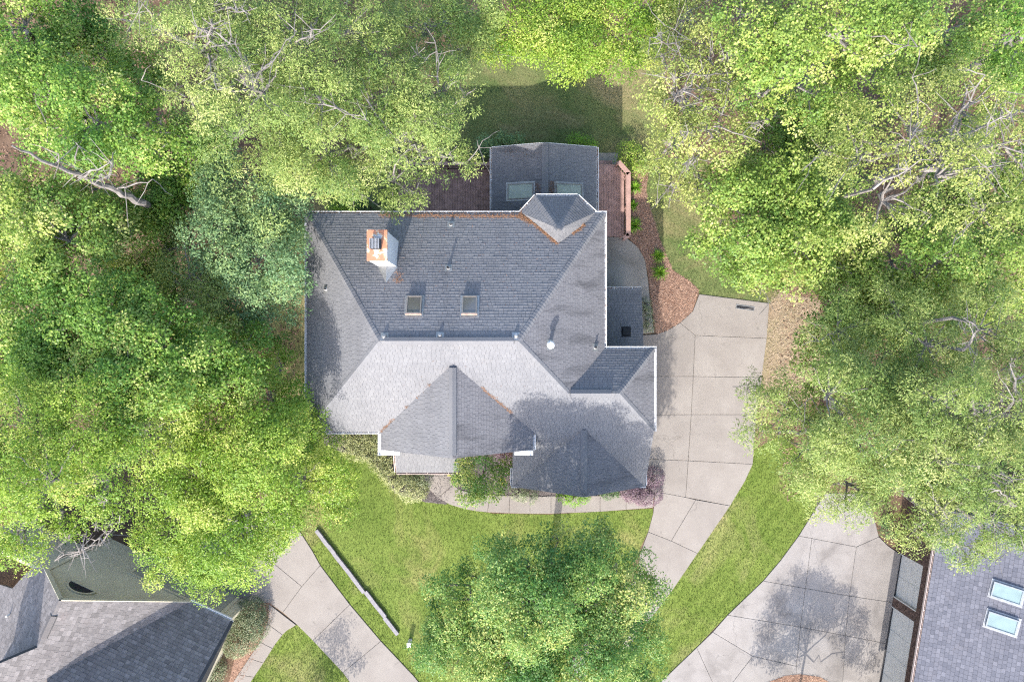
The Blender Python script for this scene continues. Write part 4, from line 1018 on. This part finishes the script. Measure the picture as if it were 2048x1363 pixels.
def lobe_tips(C, r, typ, rng, flat=.72, density=1.0, sub=True):
    """twig tips spread over the bumpy dome of one limb's foliage"""
    D = LEAFSHAPE[typ][4] * density * 1.26
    ns = int(max(5, 5.2 * r * r + 4)) if sub else 1
    if sub:
        d = unit(rng.normal(0, 1, (ns, 3))); d[:, 2] = np.abs(d[:, 2]) * 1.05 - .28; d = unit(d)
        cen = C + d * np.array([r, r, r * flat]) * (.45 + .5 * rng.random((ns, 1)) ** .6)
        rs = np.maximum(.32, r * (.26 + .2 * rng.random(ns)))
    else: cen = np.array([C]); rs = np.array([r])
    tips = []; nrm_ = []; tb = []
    for k in range(len(cen)):
        m = int(max(5, 2 * math.pi * rs[k] ** 2 * D * .8))
        dd = unit(rng.normal(0, 1, (m, 3))); dd[:, 2] = np.abs(dd[:, 2]) * 1.1 - .3; dd = unit(dd)
        rad = rs[k] * (.55 + .55 * rng.random((m, 1)) ** .5)
        wob = 1 + .25 * np.sin(dd[:, :1] * 5 + k) * np.cos(dd[:, 1:2] * 6 + 2 * k)
        tips.append(cen[k] + dd * rad * wob * np.array([1, 1, .62])); 
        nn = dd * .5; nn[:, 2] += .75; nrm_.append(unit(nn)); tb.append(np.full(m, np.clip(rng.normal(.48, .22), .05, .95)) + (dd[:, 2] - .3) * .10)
    return np.concatenate(tips), np.concatenate(nrm_), np.concatenate(tb), cen

def limb(m, a, b, r0, r1, rng, seg=5, kink=.12, bow=.0):
    a = np.array(a, float); b = np.array(b, float); L = np.linalg.norm(b - a); n = max(3, int(L / .4) + 1); pts = []; rad = []
    for i in range(n + 1):
        t = i / n; p = a + (b - a) * t
        if 0 < i < n: p = p + rng.normal(0, kink * .5, 3) * min(1, L / 3)
        p[2] += bow * math.sin(math.pi * t) * L
        pts.append(p); rad.append(r0 + (r1 - r0) * t)
    m.tube(pts, rad, seg); return pts

def tree(name, label, cat, lobes, typ, hc, group=None, seed=1, dz=1.6, flat=.72, density=1.0, bark='bark', base=None, bare=0, trunk_r=None, cat2=None, dome=True):
    """lobes: (px, py, radius_px[, dz]) seen in the photograph at crown height hc"""
    rng = np.random.default_rng(seed); W = []
    cx = sum(l[0] for l in lobes) / len(lobes); cy = sum(l[1] for l in lobes) / len(lobes)
    span = max(1, max(math.hypot(l[0] - cx, l[1] - cy) for l in lobes))
    for l in lobes:
        z = hc + (dz * (1 - 1.7 * (math.hypot(l[0] - cx, l[1] - cy) / span) ** 1.5) if len(l) < 4 and dome else 0) + (l[3] if len(l) > 3 else 0) + rng.normal(0, .25)
        p = P(l[0], l[1], z); W.append((np.array(p), l[2] * (CAM_H - z) / FPX))
    cen = np.mean([w[0] for w in W], 0)
    gx = 1024 + cen[0] * FPX / CAM_H; gy = 681.5 - cen[1] * FPX / CAM_H
    if base is None: base = (gx + (cx - gx) * .55, gy + (cy - gy) * .55)
    bx, by = P(*base).x, P(*base).y
    root = empty(name, (bx, by, 0), label, cat, group)
    T, N_, B, SUB = [], [], [], []
    for C, r in W:
        t, n, b, c = lobe_tips(C, r, typ, rng, flat, density); T.append(t); N_.append(n); B.append(b); SUB.append((C, r, c))
    V, ti = leaf_faces(np.concatenate(T), np.concatenate(N_), typ, rng, np.concatenate(B), min(1.05, max(.72, (CAM_H - hc) / 29.5)))
    np_mesh("crown", V, 4, LEAF[typ], root, ti, None)
    m = MB(); tr = trunk_r or .10 + hc * .013
    zt = min(w[0][2] for w in W) - .55 * max(w[1] for w in W); zt = max(hc * .35, zt)
    top = (bx + (cen[0] - bx) * .6, by + (cen[1] - by) * .6, zt)
    m.tube([(bx, by, -.05), (bx, by, .25), (bx + rng.normal(0, .1), by + rng.normal(0, .1), zt * .5), top, (cen[0], cen[1], hc + .1)], [tr * 1.5, tr * 1.05, tr * .9, tr * .75, tr * .4], 8)
    for C, r, subs in SUB:
        e = C - np.array([0, 0, r * .15]); st = np.array(top) * .75 + np.array([cen[0], cen[1], hc]) * .25
        limb(m, st, e, tr * .45, tr * .2, rng, 6, .3, .04)
        for s in subs[::2]: limb(m, e, s, tr * .17, .012, rng, 4, .18)
    for i in range(bare // 2):                  # leafless pale limbs breaking out above the leaves
        C, r, subs = SUB[rng.integers(len(SUB))]; s = subs[rng.integers(len(subs))]; o_ = (s - C); o_ = o_ / np.linalg.norm(o_)
        e = s + np.array([o_[0], o_[1], .3]) * .7 + np.array([0, 0, .35]); pts = limb(m, C + np.array([0, 0, r * .3]), e, .032, .008, rng, 4, .2)
        for k in range(4):
            q = np.array(pts[rng.integers(1, len(pts))]); limb(m, q, q + rng.normal(0, .55, 3) * np.array([1, 1, .4]) + np.array([0, 0, .15]), .018, .006, rng, 3, .15)
    m.build("trunk", MAT[bark], root)
    return root

def shrub(name, label, blobs, typ, seed, h, group=None, flat=.8, density=1.0, cat="shrub", scale=1.0, clip=False):
    """blobs: (px, py, radius_m[, height])"""
    rng = np.random.default_rng(seed); T, N_, B = [], [], []; Ws = []
    for b in blobs:
        hh = b[3] if len(b) > 3 else h; p = P(b[0], b[1], hh * .55); Ws.append((p, b[2], hh))
    cx = sum(w[0].x for w in Ws) / len(Ws); cy = sum(w[0].y for w in Ws) / len(Ws)
    root = empty(name, (cx, cy, 0), label, cat, group)
    for p, r, hh in Ws:
        D = LEAFSHAPE[typ][4] * density; m_ = int(max(12, 2 * math.pi * r * r * D * 1.5))
        d = unit(rng.normal(0, 1, (m_, 3))); d[:, 2] = np.abs(d[:, 2]) * 1.15 - .15; d = unit(d)
        w = 1 + .14 * np.sin(d[:, :1] * 7 + seed) * np.cos(d[:, 1:2] * 8 + seed * 2) + rng.normal(0, .05, (m_, 1))
        rad = (.7 + .32 * rng.random((m_, 1)) ** .4) * w if not clip else .9 + .1 * rng.random((m_, 1))
        t = np.array([p.x, p.y, hh * .35]) + d * rad * np.array([r, r, hh * .62]); t[:, 2] = np.maximum(t[:, 2], .06)
        n = d * .7; n[:, 2] += .5; T.append(t); N_.append(unit(n)); B.append(np.clip(rng.normal(.5, .12, m_), 0, 1))
    V, ti = leaf_faces(np.concatenate(T), np.concatenate(N_), typ, rng, np.concatenate(B), scale)
    np_mesh("foliage", V, 4, LEAF[typ], root, ti)
    m = MB()
    for p, r, hh in Ws:
        for k in range(4):
            a = rng.random() * 6.28; limb(m, (p.x, p.y, 0), (p.x + math.cos(a) * r * .55, p.y + math.sin(a) * r * .55, hh * .6), .03, .01, rng, 4, .05)
    m.build("stem", MAT['bark_dark'], root)
    return root

# ---- trees north-west and north
GW = "woodland trees round the house"
tree("willow_oak", "tall pale olive willow oak overhanging the weathered deck", "tree", [(650, 300, 100), (740, 210, 100), (820, 250, 90), (880, 180, 70), (930, 190, 40, -1.5), (785, 360, 60, -2), (830, 388, 42, -3), (890, 312, 50, -2.5), (935, 325, 22, -3), (600, 320, 70, -1.5), (700, 370, 50, -2.5), (760, 130, 80)], 'willow', 11.5, GW, 21, bare=16, base=(790, 300))
tree("willow_oak", "broad pale olive willow oak with grey limbs, beside bright sweetgums", "tree", [(430, 90, 100), (520, 180, 110), (600, 90, 110), (470, 270, 80, -1), (380, 200, 60, -1), (560, 290, 70, -1), (330, 60, 60, -1), (260, 40, 60, -2), (640, 200, 80), (690, 60, 80)], 'willow', 14, GW, 22, bare=30)
tree("oak_tree", "mid green oak with a dead tan patch behind the back lawn", "tree", [(850, 60, 80), (920, 100, 60, -1), (930, 30, 70), (800, 20, 60), (960, 80, 40, -2), (900, 140, 35, -2.5)], 'willow', 9, GW, 23, bare=10, base=(890, 60))
tree("elm_tree", "light green elm along the far edge of back lawn", "tree", [(1040, 50, 80), (1130, 70, 80), (1210, 50, 90), (1280, 80, 60, -1), (1000, 90, 45, -1.5), (1160, 120, 35, -2), (1240, 120, 40, -2), (1090, 10, 80), (1300, 20, 70)], 'lime', 7, GW, 24, bare=3, base=(1150, 95), dz=.8)
tree("sweetgum_tree", "bright green sweetgum next to the leaning dead tree", "tree", [(90, 190, 100), (190, 240, 95), (290, 250, 80), (240, 310, 65, -1), (130, 290, 75, -.8), (30, 170, 80), (310, 300, 40, -1.5)], 'gum', 12, GW, 25, bare=2, density=1.1)
tree("sweetgum_tree", "deep green sweetgum in the woodland corner beyond the willow oak", "tree", [(40, 50, 90), (130, 50, 80, -1), (200, 110, 55, -2), (-20, 120, 60), (90, 110, 50, -1)], 'gum', 11.5, GW, 26, bare=2)
tree("sweetgum_tree", "yellowish green sweetgum below the leaning dead tree", "tree", [(50, 430, 90), (130, 480, 95), (220, 450, 75, -1), (40, 520, 80), (310, 400, 60, -2), (200, 380, 60, -2)], 'gum2', 10, GW, 27, density=1.05)
tree("hackberry_tree", "blue green dense tree touching the west gutter of the house", "tree", [(470, 390, 75), (540, 420, 70), (440, 470, 80), (520, 510, 85), (560, 590, 55, -1), (480, 590, 70, -1), (580, 370, 45, -1.5), (385, 440, 60, -1), (565, 480, 45, -1), (430, 560, 60, -1), (590, 430, 30, -1.5), (350, 400, 45, -1.5)], 'teal', 8.8, GW, 28, density=1.2)
tree("hackberry_tree", "dull green thin tree between blue green tree and sweetgums", "tree", [(330, 500, 65), (390, 560, 70), (320, 570, 50, -1), (420, 630, 60, -1.5)], 'willow', 8, GW, 29, density=.8, bare=4)
tree("sweetgum_tree", "rich green sweetgum in the middle of west woodland", "tree", [(90, 640, 110), (210, 640, 100), (310, 690, 95), (400, 710, 85, -.5), (150, 740, 100), (270, 780, 90), (490, 690, 60, -2), (30, 720, 80), (470, 760, 60, -1)], 'gum', 11, GW, 30, density=1.15)
tree("lime_elm_tree", "pale lime elm behind the olive neighbour house", "tree", [(60, 850, 110), (180, 850, 105), (290, 860, 90), (100, 960, 105), (210, 960, 85, -1), (40, 1050, 85, -1), (130, 1080, 50, -2), (20, 1110, 45, -2), (0, 940, 80)], 'lime', 13, GW, 31, bare=10)
tree("lime_elm_tree", "lime green elm spreading over the garage and west lawn", "tree", [(430, 860, 100), (540, 800, 75, -.5), (590, 850, 60, -1.5), (520, 920, 100), (610, 950, 70, -1.5), (655, 990, 55, -2.5), (400, 970, 95), (480, 1040, 95), (580, 1040, 60, -1.5), (340, 1060, 70, -1), (400, 1120, 65, -1), (320, 1130, 45, -2), (450, 1140, 45, -2), (500, 1120, 40, -2), (560, 740, 45, -1.5), (645, 870, 35, -3), (600, 790, 40, -2.5), (690, 960, 30, -3), (680, 1010, 28, -3)], 'lime', 8.6, GW, 32, base=(470, 935), density=1.1)
tree("sweetgum_tree", "low deep green sweetgum squeezed between willow oak and bright sweetgum", "tree", [(290, 150, 60), (330, 260, 60), (390, 330, 65), (300, 390, 60), (250, 120, 45), (360, 410, 50), (410, 290, 45)], 'gum', 8, GW, 51, dz=.6)
tree("sweetgum_tree", "low green sweetgum filling the gap beside the dull thin tree", "tree", [(330, 450, 60), (270, 520, 60), (300, 600, 60), (440, 680, 60), (360, 640, 55), (530, 680, 40), (250, 570, 50)], 'gum', 6.5, GW, 52, dz=.6)
# ---- trees north-east and east
tree("tulip_tree", "yellow green tree with bare grey twigs beside the back lawn", "tree", [(1360, 190, 75), (1420, 110, 80), (1350, 300, 60, -1), (1420, 260, 80), (1340, 370, 45, -2), (1480, 200, 70), (1400, 370, 55, -1.5), (1330, 110, 50, -1.5), (1310, 340, 30, -3), (1375, 30, 60)], 'yellow', 10.5, GW, 33, bare=34, density=.85)
tree("sweetgum_tree", "fresh green sweetgum over the driveway corner", "tree", [(1500, 430, 90), (1590, 480, 95), (1440, 470, 60, -1), (1500, 530, 55, -1.5), (1560, 380, 80), (1670, 440, 80), (1640, 540, 60, -1), (1460, 360, 60, -1), (1540, 560, 35, -3)], 'gum2', 10, GW, 34, bare=3, base=(1590, 500))
tree("sweetgum_tree", "large bright sweetgum at the north edge of east woodland", "tree", [(1560, 80, 95), (1680, 70, 100), (1790, 70, 100), (1890, 60, 85), (1620, 180, 80, -.5), (1740, 160, 75, -.5), (1850, 140, 70, -1), (1520, 190, 55, -1.5), (1480, 30, 70)], 'gum2', 14, GW, 35, bare=3, density=1.05)
tree("hickory_tree", "yellow hickory with long pale limbs in east woodland", "tree", [(1720, 310, 85), (1820, 250, 85), (1930, 220, 85), (1990, 300, 80), (1880, 350, 90), (1770, 400, 80, -.5), (1960, 410, 80, -.5), (1650, 300, 60, -1), (2040, 220, 60)], 'yellow', 15, GW, 36, bare=40, density=.95)
tree("sweetgum_tree", "shaded deep green sweetgum in the north-east woodland corner", "tree", [(2010, 70, 70), (2030, 150, 55, -1), (1960, 120, 45, -2), (2060, 30, 60)], 'gum', 11, GW, 37)
tree("sweetgum_tree", "mid green tree under the yellow hickory", "tree", [(1880, 520, 85), (1970, 540, 80), (2030, 470, 70), (1790, 520, 75, -.5), (1730, 580, 60, -1), (1840, 600, 70, -1), (2040, 580, 60), (1700, 500, 60, -1), (1650, 640, 55, -1.5), (1640, 740, 48, -2.5), (1670, 700, 60, -1.5), (1625, 690, 35, -3), (1760, 640, 60, -1), (1930, 620, 60, -1), (1700, 590, 60, -1)], 'gum2', 10.5, GW, 38, bare=4)
tree("willow_oak", "huge olive willow oak spreading over the stained driveway", "tree", [(1680, 660, 75, -.5), (1760, 740, 100), (1660, 790, 90), (1570, 830, 75, -1), (1520, 860, 45, -2.5), (1520, 790, 40, -3), (1620, 900, 85, -1), (1740, 870, 105), (1700, 970, 80, -1), (1800, 980, 90, -.5), (1640, 990, 45, -2.5)], 'willow', 12, GW, 39, bare=14, base=(1640, 850), density=1.05)
tree("willow_oak", "tall willow oak with bent grey limbs above slate roof", "tree", [(1860, 690, 85), (1960, 660, 85), (2030, 730, 75), (1880, 800, 90), (1980, 830, 90), (1880, 920, 90), (1980, 940, 90), (1880, 1030, 75, -1), (1970, 1040, 75, -1), (1920, 1090, 45, -2), (2040, 1050, 55, -1), (1830, 1060, 45, -2), (1970, 1110, 30, -2.5), (1800, 620, 65, -1)], 'willow', 13, GW, 40, bare=26, density=1.0)
tree("sweetgum_tree", "low shaded sweetgum in the gap between fresh sweetgum and northern sweetgum", "tree", [(1570, 250, 65), (1630, 290, 65), (1530, 290, 55), (1600, 200, 55), (1680, 250, 55), (1560, 330, 50)], 'gum2', 7.5, GW, 53, dz=.5)
tree("sweetgum_tree", "low green tree beneath the pale limbs of yellow hickory", "tree", [(1900, 400, 65), (1980, 400, 70), (2040, 350, 60), (1840, 440, 60), (2000, 200, 60), (1920, 300, 60), (2040, 120, 50)], 'gum', 8.5, GW, 54, dz=.5)
tree("willow_oak", "low olive oak filling beneath the tall willow oak", "tree", [(1780, 700, 65), (1900, 740, 65), (2000, 640, 65), (2030, 830, 60), (1830, 830, 60), (1930, 880, 60), (2030, 960, 55), (1740, 930, 50)], 'willow', 7.5, GW, 55, dz=.5)
# ---- front tree
tree("maple_tree", "rounded two tone maple in the front lawn beside the driveway", "tree", [(1060, 1125, 70), (1150, 1115, 72), (1235, 1130, 60, -1), (990, 1145, 55, -1), (960, 1210, 80, -.8), (1060, 1210, 100), (1170, 1190, 100), (1260, 1210, 65, -1), (900, 1240, 50, -2), (930, 1310, 75, -1), (1040, 1320, 95), (1160, 1310, 100), (1260, 1310, 70, -1), (880, 1195, 32, -2.5), (1275, 1160, 35, -2), (868, 1165, 20, -2.6), (860, 1300, 34, -2), (1305, 1185, 20, -2.4), (1312, 1280, 28, -2), (1005, 1090, 24, -1), (1195, 1068, 26, -.8), (1110, 1068, 26, -.5), (940, 1150, 26, -1.6), (1110, 1390, 90, -1), (990, 1390, 80, -1), (1230, 1390, 70, -1)], 'front', 9.8, None, 41, dz=1.8, density=1.5, base=(1085, 1195))
# ---- trees standing just beyond the lower edge, whose shadows fall into view
tree("young_tree", "small tree on the pine straw island of stained driveway", "tree", [(1650, 1472, 62), (1585, 1480, 55), (1715, 1480, 55), (1650, 1510, 60, .7), (1550, 1500, 40), (1750, 1505, 42), (1610, 1500, 50, .9)], 'willow', 3.5, None, 42, dz=.5, base=(1595, 1392), density=.95, trunk_r=.08, bark='bark_dark')
tree("young_tree", "small tree on the neighbour's mown grass wedge", "tree", [(612, 1480, 42), (640, 1490, 36), (590, 1490, 32)], 'lime', 2.7, None, 43, dz=.3, base=(652, 1405), density=.9, trunk_r=.06)
tree("dogwood_tree", "small leafy ornamental tree beside the front porch", "tree", [(955, 940, 36), (985, 965, 34), (940, 975, 28, -.4), (1000, 930, 22, -.4), (965, 990, 24, -.6), (925, 950, 20, -.4)], 'front', 3.0, None, 44, dz=.5, density=1.6, trunk_r=.06, base=(968, 945))

def pale_limbs(root, label_z, segs, seed, r=.055, twigs=9, spread=.6):
    """long leafless limbs that show above the leaves"""
    rng = np.random.default_rng(seed); m = MB()
    for (x0, y0, x1, y1) in segs:
        a = P(x0, y0, label_z - .4); b = P(x1, y1, label_z + .7); pts = limb(m, a, b, r, .014, rng, 5, .16)
        m.tube([a, a + Vector((rng.normal(0, .3), rng.normal(0, .3), -2.2))], [r, r * 1.2], 5)
        for k in range(twigs):
            q = np.array(pts[rng.integers(1, len(pts))]); d = rng.normal(0, spread, 3) * np.array([1, 1, .4]); e = q + d
            limb(m, q, e, .02, .007, rng, 3, .12); limb(m, q + d * .6, q + d * .6 + rng.normal(0, spread * .5, 3) * np.array([1, 1, .4]), .012, .005, rng, 3, .1)
    m.build("limbs", MAT['bark'], root, "stuff")
TR_ = {o["label"]: o for o in scene.objects if o.parent is None and o.get("category") == "tree"}
pale_limbs(TR_["yellow hickory with long pale limbs in east woodland"], 16.6, [(1893, 273, 1970, 150), (1882, 304, 2036, 281), (1926, 271, 2021, 227), (1746, 378, 1841, 319), (1915, 348, 1974, 352)], 301, .05, 14, .32)
pale_limbs(TR_["broad pale olive willow oak with grey limbs, beside bright sweetgums"], 15.6, [(412, 95, 424, 50), (417, 111, 434, 180), (400, 90, 460, 88), (490, 110, 498, 160), (430, 5, 500, 30), (590, 85, 640, 60), (425, 70, 395, 55)], 302, .045, 14, .3)
pale_limbs(TR_["tall pale olive willow oak overhanging the weathered deck"], 12.2, [(800, 135, 850, 95), (850, 240, 880, 230), (790, 330, 815, 300), (845, 320, 830, 290)], 303, .035, 9, .28)
pale_limbs(TR_["yellow green tree with bare grey twigs beside the back lawn"], 12.0, [(1475, 143, 1350, 158), (1440, 125, 1462, 100), (1535, 235, 1505, 255), (1360, 95, 1300, 75), (1400, 310, 1365, 330), (1440, 260, 1360, 262), (1380, 180, 1330, 200)], 304, .03, 14, .36)
pale_limbs(TR_["tall willow oak with bent grey limbs above slate roof"], 14.2, [(1950, 840, 1945, 770), (1925, 700, 1955, 660), (2040, 800, 2020, 730), (1905, 635, 1950, 650), (2030, 1010, 2000, 980)], 305, .065, 10, .32)
pale_limbs(TR_["pale lime elm behind the olive neighbour house"], 12.0, [(190, 1060, 215, 1000), (150, 1110, 200, 1075), (110, 1120, 165, 1095), (200, 1090, 240, 1030)], 306, .03, 16, .4)

# leaning dead tree
dt = empty("dead_tree", P(285, 405, 0), "leaning leafless grey dead tree lying across the sweetgums", "tree")
rng = np.random.default_rng(5); m = MB()
pts = limb(m, P(285, 405, 10.5), P(25, 292, 16.5), .15, .03, rng, 7, .08)
m.tube([P(330, 425, 0), P(318, 420, 5), P(285, 405, 10.55)], [.2, .17, .15], 7)
for k, (q, e) in enumerate([(P(150, 352, 13.6), P(158, 292, 15.2)), (P(158, 355, 13.4), P(226, 330, 15)), (P(185, 365, 12.8), P(222, 348, 14.5)), (P(230, 383, 11.8), P(305, 358, 13.2)), (P(120, 337, 14.3), P(118, 308, 15.4))]):
    pp = limb(m, q, e, .05, .012, rng, 5, .2)
    for j in range(16 if k in (1, 2) else 7):
        s = np.array(pp[rng.integers(1, len(pp))]); limb(m, s, s + rng.normal(0, .5, 3) * np.array([1, 1, .5]), .02, .006, rng, 3, .12)
m.build("trunk", MAT['bark'], dt)

# ---- undergrowth of the woods (one uncountable mass)
rng = np.random.default_rng(77)
UND = [[(-80, -80), (880, -80), (860, 250), (600, 350), (560, 700), (540, 960), (300, 1050), (-80, 1080)], [(1340, -80), (2130, -80), (2130, 1040), (1800, 1040), (1660, 960), (1600, 800), (1650, 600), (1560, 560), (1420, 300), (1340, 250)], [(880, -80), (1340, -80), (1340, 30), (880, 60)]]
T, N_, B = [], [], []
for pl in UND:
    X, Y = pts_in(pl, .19)
    for x, y in zip(X, Y):
        r = rng.uniform(.7, 1.5); t, n, b, _ = lobe_tips(np.array([x, y, rng.uniform(.5, 3.2)]), r, 'under', rng, .7, .55, False)
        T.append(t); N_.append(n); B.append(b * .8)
T = np.concatenate(T); T[:, 2] = np.maximum(T[:, 2], .05)
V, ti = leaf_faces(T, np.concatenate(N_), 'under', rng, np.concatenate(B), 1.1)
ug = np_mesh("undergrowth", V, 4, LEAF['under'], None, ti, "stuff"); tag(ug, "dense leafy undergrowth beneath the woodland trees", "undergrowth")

# ---- shrubs and bed plants
shrub("azalea_shrub", "bright green bush at the north-west house corner", [(688, 405, .75), (672, 412, .5), (705, 412, .5)], 'bright', 101, 1.2)
shrub("holly_shrub", "dark green low bush beside the bright bush at the house corner", [(738, 412, .5), (722, 416, .4)], 'dark', 102, .9)
shrub("camellia_shrub", "dull green bush at the sunroom's north-west corner", [(972, 290, .6), (985, 300, .5), (960, 305, .5)], 'teal', 103, 1.2)
shrub("azalea_shrub", "mid green bush north of the sunroom below its lit roof corner", [(1008, 283, .55), (1030, 284, .5)], 'teal', 104, 1.1)
shrub("azalea_shrub", "vivid green bush north of the sunroom's east slope", [(1152, 282, .45), (1170, 286, .45), (1183, 290, .35)], 'bright', 105, 1.1)
shrub("trumpet_vine", "leafy green vine bush crowding the deck's cut corner", [(1262, 310, .8, 1.6), (1272, 335, .65, 1.4), (1250, 300, .5, 1.3), (1282, 318, .6, 1.5)], 'lime', 106, 1.6, scale=.8)
shrub("boxwood_hedge", "narrow variegated hedge beside the lean-to roof", [(1292, 606, .32, .75), (1293, 622, .34, .8), (1295, 640, .34, .8), (1296, 655, .32, .7)], 'varieg_dark', 107, .8)
shrub("loropetalum_shrub", "large purple leaved shrub wrapping the garage corner", [(1268, 985, .62, 1.1), (1300, 985, .75, 1.2), (1308, 955, .62, 1.2), (1255, 980, .5, 1.0), (1285, 990, .6, 1.1)], 'purple', 108, 1.1, clip=True, density=1.1)
shrub("abelia_shrub", "dark variegated shrub before the garage gable's left corner", [(1038, 985, .5, .9), (1058, 990, .5, .85)], 'varieg_dark', 109, .9)
shrub("gardenia_shrub", "bright green shrub under the garage gable peak", [(1130, 993, .42, .8), (1150, 996, .45, .8), (1168, 993, .36, .75)], 'bright', 110, .8)
shrub("gardenia_shrub", "small green shrub between gable peak and purple shrub", [(1215, 985, .4, .7), (1230, 982, .35, .7)], 'dark', 111, .7)
shrub("spirea_shrub", "small golden shrub at the porch's right post", [(908, 947, .28, .5), (900, 942, .2, .4)], 'goldgreen', 112, .5)
shrub("spirea_shrub", "small golden shrub below the ornamental tree", [(1003, 962, .22, .45)], 'goldgreen', 113, .45)
shrub("abelia_shrub", "round yellow edged shrub by the curve of front walk", [(822, 976, .85, .9), (812, 968, .7, .9), (835, 980, .6, .8)], 'varieg', 114, .9, clip=True)
shrub("abelia_shrub", "mottled dark shrub between porch gutter and round shrub", [(845, 958, .5, .9), (820, 955, .5, .8)], 'varieg_dark', 115, .9)
shrub("nandina_shrub", "brownish shrub in the recess between gable and garage", [(1010, 915, .45, .9), (1018, 940, .35, .8), (1005, 905, .4, .9)], 'purple', 116, .9)
rng = np.random.default_rng(9)
gc = [(690 + i * 17, 878 + j * 15, .42, .38) for i in range(5) for j in range(3) if not (i == 0 and j == 2)] + [(745 + i * 12, 918 + i * 13, .42, .4) for i in range(5)] + [(772, 918, .42, .4), (782, 935, .42, .4), (765, 940, .35, .35)]
shrub("ground_cover", "yellow mottled ground cover bed beside the gable wall", gc, 'varieg', 117, .4, cat="ground cover")
shrub("oval_hedge", "clipped oval dark green hedge beside the neighbour's walk", [(492, 1240, 1.0, 1.5), (485, 1272, 1.0, 1.5), (500, 1225, .8, 1.4), (470, 1290, .75, 1.3), (508, 1255, .75, 1.3)], 'varieg_dark', 118, 1.5, clip=True, density=1.2)
shrub("abelia_shrub", "loose shrub at the end of neighbour's house bed", [(425, 1350, .6, .8), (440, 1335, .45, .8), (415, 1368, .6, .8)], 'varieg_dark', 119, .8)
shrub("holly_shrub", "small dark shrub between stained driveway and brick wall", [(1782, 1062, .5, .8), (1775, 1045, .4, .7)], 'dark', 120, .8)
def grass_clump(label, px, py, r, seed):
    rng = np.random.default_rng(seed); b = P(px, py, 0); root = empty("daylily_clump", b, label, "plant", "strappy clumps in the pine straw bed")
    n = 90; a = rng.random(n) * 6.283; L = r * (.6 + .6 * rng.random(n)); V = []
    base = np.stack([b.x + rng.normal(0, .05, n), b.y + rng.normal(0, .05, n), np.full(n, .02)], 1)
    out = np.stack([np.cos(a), np.sin(a), np.zeros(n)], 1); sd = np.stack([-np.sin(a), np.cos(a), np.zeros(n)], 1) * .014
    mid = base + out * (L * .55)[:, None]; mid[:, 2] = L * .8; tip = base + out * L[:, None]; tip[:, 2] = L * .45
    V = np.stack([np.stack([base - sd, base + sd, mid + sd, mid - sd], 1), np.stack([mid - sd, mid + sd, tip + sd * .3, tip - sd * .3], 1)], 1).reshape(-1, 3)
    np_mesh("leaf_blades", V, 4, LEAF['bright'], root, np.repeat(np.clip(rng.normal(.5, .2, n), 0, 1), 2), "stuff")
for i, (x, y, r) in enumerate([(1269, 375, .42), (1264, 412, .34), (1268, 452, .46), (1315, 512, .40), (1318, 545, .48)]):
    grass_clump(("daylily clump beside the deck's sunlit rail", "small sparse daylily clump between two larger ones along the deck rail", "daylily clump beside the shaded end of deck rail", "pale daylily clump beside the patio curve", "full round daylily clump in the pine straw beside the patio")[i], x, y, r, 200 + i)
